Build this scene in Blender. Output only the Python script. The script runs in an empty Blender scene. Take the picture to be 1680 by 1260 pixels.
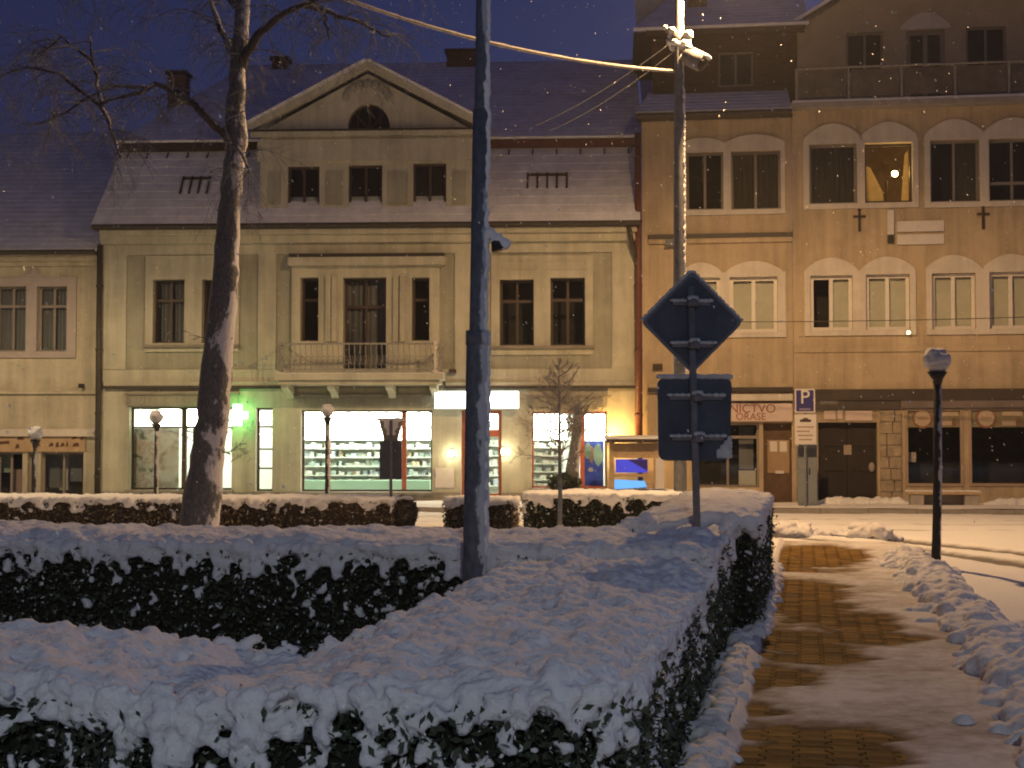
import bpy, bmesh, math, random
import numpy as np
from mathutils import Vector, noise, Matrix
R = math.radians
random.seed(7)
RNG = np.random.default_rng(7)
scene = bpy.context.scene
COL = scene.collection

# ------------------------------------------------------------------ camera
EYE = 1.6
FPX = 2427.0                       # focal length in pixels of the 1680 wide photograph
PITCH = math.atan(95 / FPX)
cd = bpy.data.cameras.new('camera')
cam = bpy.data.objects.new('camera', cd)
COL.objects.link(cam)
cam.location = (0, 0, EYE)
cam.rotation_euler = (math.pi / 2 + PITCH, 0, 0)
cd.lens = 36 * FPX / 1680
cd.sensor_width = 36
cd.clip_start = 0.05
cd.clip_end = 2000
scene.camera = cam

# ------------------------------------------------------------------ sky (dawn, the sun still below the horizon)
world = bpy.data.worlds.new('World')
scene.world = world
world.use_nodes = True
wn = world.node_tree
bg = wn.nodes['Background']
sky = wn.nodes.new('ShaderNodeTexSky')
sky.sky_type = 'NISHITA'
sky.sun_disc = False
sky.sun_elevation = R(-3.0)
sky.sun_rotation = R(74)
sky.altitude = 300
sky.air_density = 1.0
sky.dust_density = 0.4
sky.ozone_density = 3.3
wn.links.new(sky.outputs[0], bg.inputs[0])
bg.inputs[1].default_value = 1.0
scene.view_settings.view_transform = 'Standard'
scene.view_settings.look = 'None'
scene.view_settings.gamma = 1.0
scene.view_settings.exposure = 0.12
scene.view_settings.use_curve_mapping = False
scene.cycles.pixel_filter_type = 'BLACKMAN_HARRIS'
scene.cycles.filter_width = 2.0
scene.cycles.max_bounces = 6
scene.cycles.transparent_max_bounces = 16
scene.cycles.sample_clamp_indirect = 3.0

# strengths of two street lamps and an added fill lamp (the lamps themselves are built further down)
LAMP_MAIN = 4300.0
LAMP_LEFT = 1500.0
FILL_BEHIND = 5200.0
SODIUM = (1.0, 0.60, 0.26)

# ------------------------------------------------------------------ pixel helpers (photo pixel -> place)
def ray(px, py):
    cx = (px - 840) / FPX
    cy = (630 - py) / FPX
    s, c = math.sin(PITCH), math.cos(PITCH)
    return Vector((cx, c - cy * s, s + cy * c))
def P(px, py, D):
    d = ray(px, py)
    return Vector((0, 0, EYE)) + d * (D / d.y)
PATH_A = math.atan((1320 - 840) / FPX)
PT = Vector((math.sin(PATH_A), math.cos(PATH_A), 0))     # along the path
PW = Vector((math.cos(PATH_A), -math.sin(PATH_A), 0))    # to the right of it
PW0, PW1 = -.36, 1.12                                    # paved width, left and right edge
def TW(t, w, z=0.0):
    return PT * t + PW * w + Vector((0, 0, z))

class Facade:
    def __init__(self, origin, a):
        self.o = Vector((origin[0], origin[1], 0)); self.a = a
        self.u = Vector((math.cos(a), -math.sin(a), 0))
        self.n = Vector((math.sin(a), math.cos(a), 0))    # into the building
    def at(self, px, py, v=0.0):
        d = ray(px, py); e = Vector((0, 0, EYE))
        k = ((self.o + self.n * v - e).dot(self.n)) / d.dot(self.n)
        p = e + d * k
        return (p - self.o).dot(self.u), p.z
    def U(self, px, v=0.0, py=600): return self.at(px, py, v)[0]
    def Z(self, py, v=0.0, px=840): return self.at(px, py, v)[1]
    def rect(self, r, v=0.0):
        x0, y0, x1, y1 = r
        u0, z1 = self.at(x0, y0, v); u1, z0 = self.at(x1, y1, v)
        return u0, z0, u1, z1
p = P(600, 700, 37.0)
FM = Facade((p.x, p.y), R(3.0))
um = FM.U(1050); pr = FM.o + FM.u * um
FR = Facade((pr.x, pr.y), R(8.0))
pl = P(100, 700, 37.55)
FL = Facade((pl.x, pl.y), R(2.0))

# ------------------------------------------------------------------ materials
MATS = {}
def mat(name, col, rough=0.8, var=0.0, scale=6.0, bump=0.0, bscale=40.0, metal=0.0, emit=None, estr=0.0, spec=0.3, col2=None, stretch=None):
    if name in MATS: return MATS[name]
    m = bpy.data.materials.new(name); m.use_nodes = True
    nt = m.node_tree; b = nt.nodes['Principled BSDF']
    b.inputs['Base Color'].default_value = (*col, 1)
    b.inputs['Roughness'].default_value = rough
    b.inputs['Metallic'].default_value = metal
    b.inputs['Specular IOR Level'].default_value = spec
    if emit:
        b.inputs['Emission Color'].default_value = (*emit, 1); b.inputs['Emission Strength'].default_value = estr
    if var or bump or col2:
        tc = nt.nodes.new('ShaderNodeTexCoord'); src = tc.outputs['Object']
        if stretch:
            mp = nt.nodes.new('ShaderNodeMapping'); mp.inputs['Scale'].default_value = stretch
            nt.links.new(src, mp.inputs['Vector']); src = mp.outputs['Vector']
    if var or col2:
        n = nt.nodes.new('ShaderNodeTexNoise'); n.inputs['Scale'].default_value = scale; n.inputs['Detail'].default_value = 7; n.inputs['Roughness'].default_value = 0.65
        nt.links.new(src, n.inputs['Vector'])
        cr = nt.nodes.new('ShaderNodeValToRGB')
        cr.color_ramp.elements[0].position = 0.32; cr.color_ramp.elements[1].position = 0.68
        a = col2 if col2 else tuple(max(0, c * (1 - var)) for c in col)
        bb = col if col2 else tuple(min(1, c * (1 + var)) for c in col)
        cr.color_ramp.elements[0].color = (*a, 1); cr.color_ramp.elements[1].color = (*bb, 1)
        nt.links.new(n.outputs[0], cr.inputs[0]); nt.links.new(cr.outputs[0], b.inputs['Base Color'])
    if bump:
        n2 = nt.nodes.new('ShaderNodeTexNoise'); n2.inputs['Scale'].default_value = bscale; n2.inputs['Detail'].default_value = 5
        nt.links.new(src, n2.inputs['Vector'])
        bp = nt.nodes.new('ShaderNodeBump'); bp.inputs['Strength'].default_value = bump; bp.inputs['Distance'].default_value = 0.03
        nt.links.new(n2.outputs[0], bp.inputs['Height']); nt.links.new(bp.outputs[0], b.inputs['Normal'])
    MATS[name] = m
    return m

def make_glass(name, tint=(0.9, 0.95, 0.93)):
    m = bpy.data.materials.new(name); m.use_nodes = True
    nt = m.node_tree; nt.nodes.clear()
    o = nt.nodes.new('ShaderNodeOutputMaterial'); mx = nt.nodes.new('ShaderNodeMixShader')
    t = nt.nodes.new('ShaderNodeBsdfTransparent'); t.inputs[0].default_value = (*tint, 1)
    g = nt.nodes.new('ShaderNodeBsdfGlossy'); g.inputs['Roughness'].default_value = 0.03
    f = nt.nodes.new('ShaderNodeFresnel'); f.inputs[0].default_value = 1.5
    nt.links.new(f.outputs[0], mx.inputs[0]); nt.links.new(t.outputs[0], mx.inputs[1]); nt.links.new(g.outputs[0], mx.inputs[2])
    nt.links.new(mx.outputs[0], o.inputs[0])
    MATS[name] = m
    return m
GLASS = make_glass('window_glass')

SNOW = mat('snow', (0.79, 0.79, 0.81), 0.9, 0.06, 5.0, 0.55, 38.0, spec=0.2)
SNOWROOF = mat('roof_snow', (0.72, 0.73, 0.76), 0.95, 0.10, 1.3, 0.35, 9.0, spec=0.1)
SNOWDIRT = mat('churned_snow', (0.74, 0.72, 0.72), 0.9, 0.12, 3.0, 0.5, 22.0, spec=0.2)
CREAM = mat('cream_plaster', (0.47, 0.455, 0.365), 0.9, 0.08, 1.6, 0.12, 30, spec=0.15)
CREAMD = mat('olive_plaster', (0.335, 0.33, 0.265), 0.9, 0.09, 1.6, 0.12, 30, spec=0.15)
OCHRE = mat('ochre_plaster', (0.47, 0.375, 0.255), 0.9, 0.09, 0.9, 0.12, 30, spec=0.15)
SURR = mat('pale_surround', (0.60, 0.55, 0.48), 0.85, 0.06, 3, 0.08, 40, spec=0.15)
LEFTP = mat('beige_plaster', (0.50, 0.455, 0.345), 0.9, 0.08, 1.1, 0.12, 30, spec=0.15)
LILAC = mat('grey_lilac_surround', (0.40, 0.35, 0.33), 0.85, 0.08, 4, 0.1, 30, spec=0.15)
PLINTH = mat('stone_plinth', (0.24, 0.22, 0.19), 0.9, 0.2, 3, 0.3, 20)
DARKB = mat('dark_brown_wood', (0.055, 0.035, 0.025), 0.7, 0.25, 6, 0.2, 30)
REDB = mat('red_brown_metal', (0.13, 0.05, 0.035), 0.5, 0.2, 8)
GUTTER = mat('dark_gutter', (0.05, 0.042, 0.035), 0.5, 0.2, 8)
TILE = mat('old_roof_tile', (0.11, 0.065, 0.045), 0.85, 0.3, 7, 0.3, 15)
TILED = mat('dark_wall_shingle', (0.075, 0.045, 0.03), 0.85, 0.3, 7, 0.3, 15)
WFRAME = mat('brown_window_frame', (0.07, 0.05, 0.04), 0.5, 0.15, 9)
WHITEF = mat('white_window_frame', (0.70, 0.66, 0.60), 0.45, 0.05, 9)
GREYF = mat('grey_window_frame', (0.24, 0.21, 0.19), 0.5, 0.1, 9)
REDF = mat('red_brown_frame', (0.30, 0.085, 0.05), 0.5, 0.1, 9)
CURT = mat('pale_blind', (0.58, 0.53, 0.47), 0.9, 0.08, 3)
CURTG = mat('grey_curtain', (0.22, 0.21, 0.23), 0.9, 0.15, 3, stretch=(9, 9, .4))
CURTD = mat('dim_curtain', (0.10, 0.085, 0.07), 0.9, 0.3, 3, stretch=(9, 9, .4))
DARKIN = mat('unlit_room_dark', (0.035, 0.03, 0.026), 0.95, 0.3, 2)  # room darkness put into the colour of the window backings
IRON = mat('black_iron', (0.05, 0.048, 0.045), 0.55, 0.2, 10)
IRONL = mat('frosted_iron', (0.26, 0.25, 0.22), 0.7, 0.3, 18)
GALV = mat('galvanised_steel', (0.20, 0.21, 0.225), 0.55, 0.25, 9, 0.1, 40, metal=0.4)
POLEM = mat('blue_grey_painted_steel', (0.05, 0.06, 0.085), 0.6, 0.35, 7, 0.2, 40)
SIGNB = mat('sign_back_dark', (0.06, 0.075, 0.105), 0.6, 0.25, 5, 0.05, 20)
SIGNG = mat('sign_bracket_grey', (0.16, 0.165, 0.185), 0.6, 0.25, 10)
LEAF = mat('hedge_leaf', (0.050, 0.062, 0.036), 0.6, 0.5, 9, spec=0.4)
LEAFB = mat('brown_hedge_leaf', (0.15, 0.115, 0.075), 0.7, 0.5, 7)
COREB = mat('brown_hedge_core', (0.05, 0.038, 0.026), 0.95, .4, 8)
CORE = mat('hedge_shade', (0.016, 0.018, 0.012), 0.95)  # shade inside the hedge as a dark colour, also used on the planter
TWIG = mat('frosted_twig', (0.17, 0.18, 0.20), 0.85, 0.5, 6)
TWIGS = mat('snowy_twig', (0.30, 0.275, 0.26), 0.9, 0.45, 5)
PAVER = mat('ochre_paver', (0.18, 0.105, 0.028), 0.85, 0.45, 3.5, 0.4, 60, spec=.08)
CONC = mat('concrete', (0.33, 0.30, 0.27), 0.9, 0.15, 5, 0.2, 30)
ASPH = mat('wet_asphalt', (0.06, 0.055, 0.05), 0.6, 0.3, 4, 0.2, 60)
WHITEW = mat('shop_white', (0.78, 0.80, 0.72), 0.7, 0.03, 3)
SHELF = mat('shelf_board', (0.75, 0.80, 0.72), 0.6)
LITE = mat('shop_light', (0.9, 0.9, 0.85), 0.5, emit=(1.0, 1.0, 0.86), estr=24.0)
SIGNLIT = mat('lit_sign_box', (0.9, 0.9, 0.85), 0.5, emit=(0.97, 1.0, 0.86), estr=4.5)
GREENLIT = mat('green_cross_light', (0.2, 0.8, 0.3), 0.5, emit=(0.22, 1.0, 0.25), estr=12.0)
GREENCORE = mat('cross_core_light', (0.8, 0.9, 0.8), 0.5, emit=(0.85, 1.0, 0.80), estr=14.0)
WARMBULB = mat('warm_bulb', (1, .8, .4), 0.5, emit=(1.0, 0.66, 0.22), estr=40.0)
ORANGEBULB = mat('orange_bulb', (1, .6, .2), 0.5, emit=(1.0, 0.50, 0.08), estr=30.0)
WALLBULB = mat('door_wall_light', (1, .9, .6), 0.5, emit=(1.0, 0.88, 0.52), estr=26.0)
LAMPHEAD = mat('sodium_lens', (1, .7, .3), 0.5, emit=SODIUM, estr=30.0)
BLUEP = mat('parking_blue', (0.035, 0.03, 0.16), 0.5)
def vary(m, amt=.45):
    nt = m.node_tree; b = nt.nodes['Principled BSDF']; src = b.inputs['Base Color'].links[0].from_socket
    oi = nt.nodes.new('ShaderNodeObjectInfo'); mr = nt.nodes.new('ShaderNodeMapRange'); mr.inputs[3].default_value = 1 - amt; mr.inputs[4].default_value = 1 + amt
    nt.links.new(oi.outputs['Random'], mr.inputs[0])
    mx = nt.nodes.new('ShaderNodeMix'); mx.data_type = 'RGBA'; mx.blend_type = 'MULTIPLY'; mx.inputs[0].default_value = 1
    nt.links.new(src, mx.inputs[6]); nt.links.new(mr.outputs[0], mx.inputs[7]); nt.links.new(mx.outputs[2], b.inputs['Base Color'])
vary(PAVER)
SIGNW = mat('sign_white', (0.62, 0.58, 0.55), 0.6, 0.05, 8)
PINKS = mat('pink_white_board', (0.62, 0.50, 0.45), 0.6, 0.06, 3)
LETTER = mat('red_brown_letters', (0.26, 0.09, 0.06), 0.7)
DARKL = mat('dark_print', (0.06, 0.05, 0.045), 0.7)
CABIN = mat('grey_cabinet', (0.20, 0.22, 0.235), 0.5, 0.12, 5)
DOORD = mat('dark_door', (0.028, 0.02, 0.015), 0.6, 0.3, 5)
DOORB = mat('brown_door', (0.12, 0.07, 0.04), 0.6, 0.25, 6)
DOORT = mat('tan_glazing', (0.36, 0.25, 0.15), 0.5, 0.1, 5)
PAPER = mat('paper_sheet', (0.7, 0.66, 0.6), 0.8)
STONE = mat('cladding_stone', (0.34, 0.27, 0.19), 0.9, 0.25, 5, 0.4, 18)
TANW = mat('tan_wood', (0.42, 0.30, 0.18), 0.7, 0.2, 6)
BLUEG = mat('blue_screen', (0.05, 0.06, 0.5), 0.4, emit=(0.06, 0.07, 0.80), estr=0.55)
BLUEV = mat('bright_blue_screen', (0.1, 0.3, 0.7), 0.4, emit=(0.12, 0.42, 1.0), estr=.9)
BLUEPOST = mat('blue_poster', (0.05, 0.10, 0.62), 0.5, 0.3, 3)
AQUA = mat('aqua_poster', (0.35, 0.60, 0.62), 0.6, 0.2, 3)
GLOBE = mat('frosted_globe', (0.42, 0.43, 0.47), 0.4, 0.1, 8)
BLACK = mat('black_plastic', (0.02, 0.02, 0.022), 0.5)

def weather(m, lo=.66):
    # rain streaks and damp blotches in the paint itself
    nt = m.node_tree; b = nt.nodes['Principled BSDF']; src = b.inputs['Base Color'].links[0].from_socket
    tc = nt.nodes.new('ShaderNodeTexCoord'); mp = nt.nodes.new('ShaderNodeMapping'); mp.inputs['Scale'].default_value = (2.2, 2.2, .16)
    n = nt.nodes.new('ShaderNodeTexNoise'); n.inputs['Scale'].default_value = 1.6; n.inputs['Detail'].default_value = 8; n.inputs['Roughness'].default_value = .7
    n2 = nt.nodes.new('ShaderNodeTexNoise'); n2.inputs['Scale'].default_value = .55; n2.inputs['Detail'].default_value = 9; n2.inputs['Roughness'].default_value = .72
    nt.links.new(tc.outputs['Object'], mp.inputs[0]); nt.links.new(mp.outputs[0], n.inputs[0]); nt.links.new(tc.outputs['Object'], n2.inputs[0])
    a = nt.nodes.new('ShaderNodeMath'); a.operation = 'ADD'; nt.links.new(n.outputs[0], a.inputs[0]); nt.links.new(n2.outputs[0], a.inputs[1])
    mr = nt.nodes.new('ShaderNodeMapRange'); mr.inputs[1].default_value = .72; mr.inputs[2].default_value = 1.12; mr.inputs[3].default_value = lo; mr.inputs[4].default_value = 1.06
    nt.links.new(a.outputs[0], mr.inputs[0])
    mx = nt.nodes.new('ShaderNodeMix'); mx.data_type = 'RGBA'; mx.blend_type = 'MULTIPLY'; mx.inputs[0].default_value = 1
    nt.links.new(src, mx.inputs[6]); nt.links.new(mr.outputs[0], mx.inputs[7]); nt.links.new(mx.outputs[2], b.inputs['Base Color'])
for m_ in (CREAM, CREAMD, OCHRE, LEFTP): weather(m_)
weather(SURR, .8); weather(SNOWROOF, .78)
def bark_mat(name, dark, pale, snowcol, sx=0.35, lo=.60, axis=0):
    m = bpy.data.materials.new(name); m.use_nodes = True
    nt = m.node_tree; b = nt.nodes['Principled BSDF']; b.inputs['Roughness'].default_value = 0.9
    tc = nt.nodes.new('ShaderNodeTexCoord')
    mp = nt.nodes.new('ShaderNodeMapping'); mp.inputs['Scale'].default_value = (1.4, 1.4, 0.75)
    n1 = nt.nodes.new('ShaderNodeTexNoise'); n1.inputs['Scale'].default_value = 2.6; n1.inputs['Detail'].default_value = 6; n1.inputs['Roughness'].default_value = .7
    n2 = nt.nodes.new('ShaderNodeTexNoise'); n2.inputs['Scale'].default_value = 22; n2.inputs['Detail'].default_value = 6
    nt.links.new(tc.outputs['Object'], mp.inputs[0]); nt.links.new(mp.outputs[0], n1.inputs[0]); nt.links.new(mp.outputs[0], n2.inputs[0])
    mixa = nt.nodes.new('ShaderNodeMix'); mixa.data_type = 'RGBA'
    mixa.inputs[6].default_value = (*dark, 1); mixa.inputs[7].default_value = (*pale, 1)
    nt.links.new(n2.outputs[0], mixa.inputs[0])
    # wind-packed snow sticks to the bark in patches on the weather side (+x)
    sep = nt.nodes.new('ShaderNodeSeparateXYZ'); nt.links.new(tc.outputs['Normal'], sep.inputs[0])
    ma = nt.nodes.new('ShaderNodeMath'); ma.operation = 'MULTIPLY_ADD'; ma.inputs[1].default_value = sx; ma.inputs[2].default_value = -0.06
    nt.links.new(sep.outputs[axis], ma.inputs[0])
    mb_ = nt.nodes.new('ShaderNodeMath'); mb_.operation = 'ADD'; nt.links.new(ma.outputs[0], mb_.inputs[0]); nt.links.new(n1.outputs[0], mb_.inputs[1])
    cr = nt.nodes.new('ShaderNodeValToRGB'); cr.color_ramp.elements[0].position = lo; cr.color_ramp.elements[1].position = lo + .06
    nt.links.new(mb_.outputs[0], cr.inputs[0])
    mixb = nt.nodes.new('ShaderNodeMix'); mixb.data_type = 'RGBA'; mixb.inputs[7].default_value = (*snowcol, 1)
    nt.links.new(cr.outputs[0], mixb.inputs[0]); nt.links.new(mixa.outputs[2], mixb.inputs[6]); nt.links.new(mixb.outputs[2], b.inputs['Base Color'])
    bp = nt.nodes.new('ShaderNodeBump'); bp.inputs['Strength'].default_value = .7; bp.inputs['Distance'].default_value = .03
    nt.links.new(n2.outputs[0], bp.inputs['Height']); nt.links.new(bp.outputs[0], b.inputs['Normal'])
    MATS[name] = m
    return m
BARK = bark_mat('birch_bark', (0.022, 0.021, 0.021), (0.22, 0.22, 0.225), (0.62, 0.61, 0.62), .15, .505)
LIMB = bark_mat('snow_topped_limb', (0.02, 0.017, 0.015), (0.08, 0.072, 0.07), (0.50, 0.47, 0.47), .30, .50, 2)
POLES = bark_mat('frosted_pole_paint', (0.03, 0.038, 0.06), (0.19, 0.20, 0.23), (0.48, 0.50, 0.54), 0.24, .50)
LAMPPOST = bark_mat('frosted_black_post', (0.012, 0.011, 0.011), (0.03, 0.028, 0.026), (0.52, 0.51, 0.52), 0.16, .475)

# ------------------------------------------------------------------ mesh helpers
def link(o, parent=None):
    COL.objects.link(o)
    if parent is not None: o.parent = parent
    return o
def tag(o, label=None, cat=None, group=None, kind=None):
    if label: o['label'] = label
    if cat: o['category'] = cat
    if group: o['group'] = group
    if kind: o['kind'] = kind
    return o
def thing(name, label, cat, loc=(0, 0, 0), rz=0.0, group=None):
    o = bpy.data.objects.new(name, None); o.empty_display_size = .2
    o.location = loc; o.rotation_euler = (0, 0, rz)
    return tag(link(o), label, cat, group)

class MB:
    def __init__(s): s.v = []; s.f = []
    def add(s, vs, fs):
        k = len(s.v); s.v += [tuple(q) for q in vs]; s.f += [tuple(i + k for i in f) for f in fs]; return s
    def box(s, x0, y0, z0, x1, y1, z1):
        return s.add([(x0, y0, z0), (x1, y0, z0), (x1, y1, z0), (x0, y1, z0), (x0, y0, z1), (x1, y0, z1), (x1, y1, z1), (x0, y1, z1)],
                     [(0, 3, 2, 1), (4, 5, 6, 7), (0, 1, 5, 4), (1, 2, 6, 5), (2, 3, 7, 6), (3, 0, 4, 7)])
    def prism(s, poly, y0, y1):          # poly in (x,z), counter-clockwise seen from -y; extruded along y
        n = len(poly)
        vs = [(a, y0, b) for a, b in poly] + [(a, y1, b) for a, b in poly]
        fs = [tuple(range(n)), tuple(range(2 * n - 1, n - 1, -1))] + [(i, i + n, (i + 1) % n + n, (i + 1) % n) for i in range(n)]
        return s.add(vs, fs)
    def prism_x(s, poly, x0, x1):        # poly in (y,z)
        n = len(poly)
        vs = [(x0, a, b) for a, b in poly] + [(x1, a, b) for a, b in poly]
        fs = [tuple(range(n)), tuple(range(2 * n - 1, n - 1, -1))] + [(i, i + n, (i + 1) % n + n, (i + 1) % n) for i in range(n)]
        return s.add(vs, fs)
    def prism_z(s, poly, z0, z1):
        n = len(poly)
        vs = [(a, b, z0) for a, b in poly] + [(a, b, z1) for a, b in poly]
        fs = [tuple(range(n - 1, -1, -1)), tuple(range(n, 2 * n))] + [(i, (i + 1) % n, (i + 1) % n + n, i + n) for i in range(n)]
        return s.add(vs, fs)
    def tube(s, pts, rad, n=8, cap=True):
        pts = [Vector(q) for q in pts]
        if not isinstance(rad, (list, tuple)): rad = [rad] * len(pts)
        base = len(s.v); ref = None
        for i, q in enumerate(pts):
            d = (pts[min(i + 1, len(pts) - 1)] - pts[max(i - 1, 0)]).normalized()
            if ref is None:
                ref = Vector((1, 0, 0)) if abs(d.x) < .8 else Vector((0, 1, 0))
            a = (ref - d * ref.dot(d)).normalized(); ref = a; b = d.cross(a)
            for k in range(n):
                t = 2 * math.pi * k / n
                s.v.append(tuple(q + (a * math.cos(t) + b * math.sin(t)) * rad[i]))
        for i in range(len(pts) - 1):
            for k in range(n):
                s.f.append((base + i * n + k, base + i * n + (k + 1) % n, base + (i + 1) * n + (k + 1) % n, base + (i + 1) * n + k))
        if cap:
            s.f.append(tuple(base + k for k in range(n - 1, -1, -1)))
            e = base + (len(pts) - 1) * n
            s.f.append(tuple(e + k for k in range(n)))
        return s
    def ball(s, c, r, seg=10, ring=7, sx=1, sy=1, sz=1, wob=0.0):
        base = len(s.v); c = Vector(c)
        s.v.append(tuple(c + Vector((0, 0, r * sz))))
        for i in range(1, ring):
            th = math.pi * i / ring
            for k in range(seg):
                ph = 2 * math.pi * k / seg
                q = Vector((math.sin(th) * math.cos(ph) * sx, math.sin(th) * math.sin(ph) * sy, math.cos(th) * sz))
                f = 1 + (wob * noise.noise(q * 2.3 + c * 3) if wob else 0)
                s.v.append(tuple(c + q * r * f))
        s.v.append(tuple(c - Vector((0, 0, r * sz))))
        for k in range(seg):
            s.f.append((base, base + 1 + k, base + 1 + (k + 1) % seg))
        for i in range(ring - 2):
            for k in range(seg):
                a = base + 1 + i * seg
                s.f.append((a + k, a + seg + k, a + seg + (k + 1) % seg, a + (k + 1) % seg))
        e = base + 1 + (ring - 2) * seg; last = len(s.v) - 1
        for k in range(seg):
            s.f.append((e + (k + 1) % seg, e + k, last))
        return s
    def wall(s, u0, u1, z0, z1, holes, v0=0.0, rev=0.25):
        us = sorted({u0, u1, *[h[0] for h in holes], *[h[2] for h in holes]})
        zs = sorted({z0, z1, *[h[1] for h in holes], *[h[3] for h in holes]})
        us = [a for a in us if u0 <= a <= u1]; zs = [a for a in zs if z0 <= a <= z1]
        for i in range(len(us) - 1):
            for j in range(len(zs) - 1):
                cu, cz = (us[i] + us[i + 1]) / 2, (zs[j] + zs[j + 1]) / 2
                if any(h[0] < cu < h[2] and h[1] < cz < h[3] for h in holes): continue
                s.add([(us[i], v0, zs[j]), (us[i + 1], v0, zs[j]), (us[i + 1], v0, zs[j + 1]), (us[i], v0, zs[j + 1])], [(0, 1, 2, 3)])
        for a, b, c, d in holes:
            y = v0 + rev
            s.add([(a, v0, b), (c, v0, b), (c, v0, d), (a, v0, d), (a, y, b), (c, y, b), (c, y, d), (a, y, d)],
                  [(0, 4, 5, 1), (1, 5, 6, 2), (2, 6, 7, 3), (3, 7, 4, 0)])
        return s
    def slab(s, u0, u1, z0, z1, holes, vf, vb):        # plate with holes, its front at vf and its back at vb
        s.wall(u0, u1, z0, z1, holes, vf, vb - vf)
        s.add([(u0, vf, z0), (u1, vf, z0), (u1, vf, z1), (u0, vf, z1), (u0, vb, z0), (u1, vb, z0), (u1, vb, z1), (u0, vb, z1)],
              [(0, 4, 5, 1), (1, 5, 6, 2), (2, 6, 7, 3), (3, 7, 4, 0)])
        return s
    def build(s, name, m, parent=None, smooth=False, kind=None, label=None):
        me = bpy.data.meshes.new(name); me.from_pydata(s.v, [], s.f); me.update()
        me.materials.append(m)
        if smooth: me.polygons.foreach_set('use_smooth', [True] * len(me.polygons))
        o = bpy.data.objects.new(name, me); link(o, parent)
        if kind: o['kind'] = kind
        if label: o['label'] = label
        return o
def box(name, m, parent, x0, y0, z0, x1, y1, z1, label=None):
    return MB().box(min(x0, x1), min(y0, y1), min(z0, z1), max(x0, x1), max(y0, y1), max(z0, z1)).build(name, m, parent, label=label)
def bevel(o, w=0.01, seg=2):
    bm = bmesh.new(); bm.from_mesh(o.data)
    bmesh.ops.bevel(bm, geom=bm.edges[:], offset=w, segments=seg, affect='EDGES', profile=.6)
    bm.to_mesh(o.data); bm.free(); return o
def text(name, body, size, m, parent, loc, rot=(math.pi / 2, 0, 0), ext=0.004, align='CENTER'):
    c = bpy.data.curves.new(name, 'FONT'); c.body = body; c.size = size; c.extrude = ext; c.align_x = align; c.align_y = 'CENTER'
    t = bpy.data.objects.new(name, c); COL.objects.link(t)
    dg = bpy.context.evaluated_depsgraph_get(); dg.update()
    me = bpy.data.meshes.new_from_object(t.evaluated_get(dg))
    bpy.data.objects.remove(t); bpy.data.curves.remove(c)
    me.materials.clear(); me.materials.append(m)
    o = bpy.data.objects.new(name, me); o.location = loc; o.rotation_euler = rot
    return link(o, parent)

def quads_mesh(name, verts, m, parent=None, kind=None, smooth=False):      # verts: (N,4,3)
    n = len(verts)
    me = bpy.data.meshes.new(name)
    me.vertices.add(n * 4); me.vertices.foreach_set('co', np.asarray(verts, np.float32).ravel())
    me.loops.add(n * 4); me.loops.foreach_set('vertex_index', np.arange(n * 4, dtype=np.int32))
    me.polygons.add(n); me.polygons.foreach_set('loop_start', np.arange(0, n * 4, 4, dtype=np.int32))
    me.update(calc_edges=True); me.materials.append(m)
    o = bpy.data.objects.new(name, me); link(o, parent)
    if kind: o['kind'] = kind
    return o

ICO = None
def ico():
    global ICO
    if ICO is None:
        bm = bmesh.new(); bmesh.ops.create_icosphere(bm, subdivisions=2, radius=1)
        ICO = (np.array([v.co[:] for v in bm.verts]), np.array([[v.index for v in f.verts] for f in bm.faces])); bm.free()
    return ICO
def snow_mass(name, blobs, boxes, voxel, m, parent=None, amp=0.012, freq=9.0, kind=None, amp2=0.0, freq2=2.0, extra=()):
    """blobs: (centre, (rx,ry,rz)); boxes: 8-corner lists. Fused by a voxel remesh, then roughened."""
    iv, jf = ico(); vs = []; fs = []; k = 0
    for c, r in blobs:
        vs.append(iv * np.array(r) + np.array(c)); fs.append(jf + k); k += len(iv)
    tri = np.concatenate(fs) if fs else np.zeros((0, 3), int)
    V = np.concatenate(vs) if vs else np.zeros((0, 3))
    faces = tri.tolist(); V = V.tolist()
    for b in boxes:
        k = len(V); V += [list(q) for q in b]
        faces += [[i + k for i in f] for f in ((0, 3, 2, 1), (4, 5, 6, 7), (0, 1, 5, 4), (1, 2, 6, 5), (2, 3, 7, 6), (3, 0, 4, 7))]
    for ev_, ef_ in extra:
        k = len(V); V += ev_; faces += [[i + k for i in f] for f in ef_]
    me = bpy.data.meshes.new(name); me.from_pydata(V, [], faces); me.update()
    t = bpy.data.objects.new(name, me); COL.objects.link(t)
    md = t.modifiers.new('r', 'REMESH'); md.mode = 'VOXEL'; md.voxel_size = voxel
    dg = bpy.context.evaluated_depsgraph_get(); dg.update()
    out = bpy.data.meshes.new_from_object(t.evaluated_get(dg))
    bpy.data.objects.remove(t); bpy.data.meshes.remove(me)
    n = len(out.vertices)
    co = np.empty(n * 3, np.float32); out.vertices.foreach_get('co', co); co = co.reshape(-1, 3)
    no = np.empty(n * 3, np.float32); out.vertices.foreach_get('normal', no); no = no.reshape(-1, 3)
    d = np.empty(n, np.float32)
    for i in range(n):
        x, y, z = co[i]
        q = Vector((x * freq, y * freq, z * freq))
        a = noise.noise(q) + .6 * noise.noise(q * 2.3)
        d[i] = a * amp
        if amp2: d[i] += noise.noise(Vector((x * freq2, y * freq2, z * freq2))) * amp2
    co += no * d[:, None]
    out.vertices.foreach_set('co', co.ravel()); out.update()
    out.polygons.foreach_set('use_smooth', [True] * len(out.polygons))
    out.materials.clear(); out.materials.append(m); out.name = name
    o = bpy.data.objects.new(name, out); link(o, parent)
    if kind: o['kind'] = kind
    return o

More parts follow.
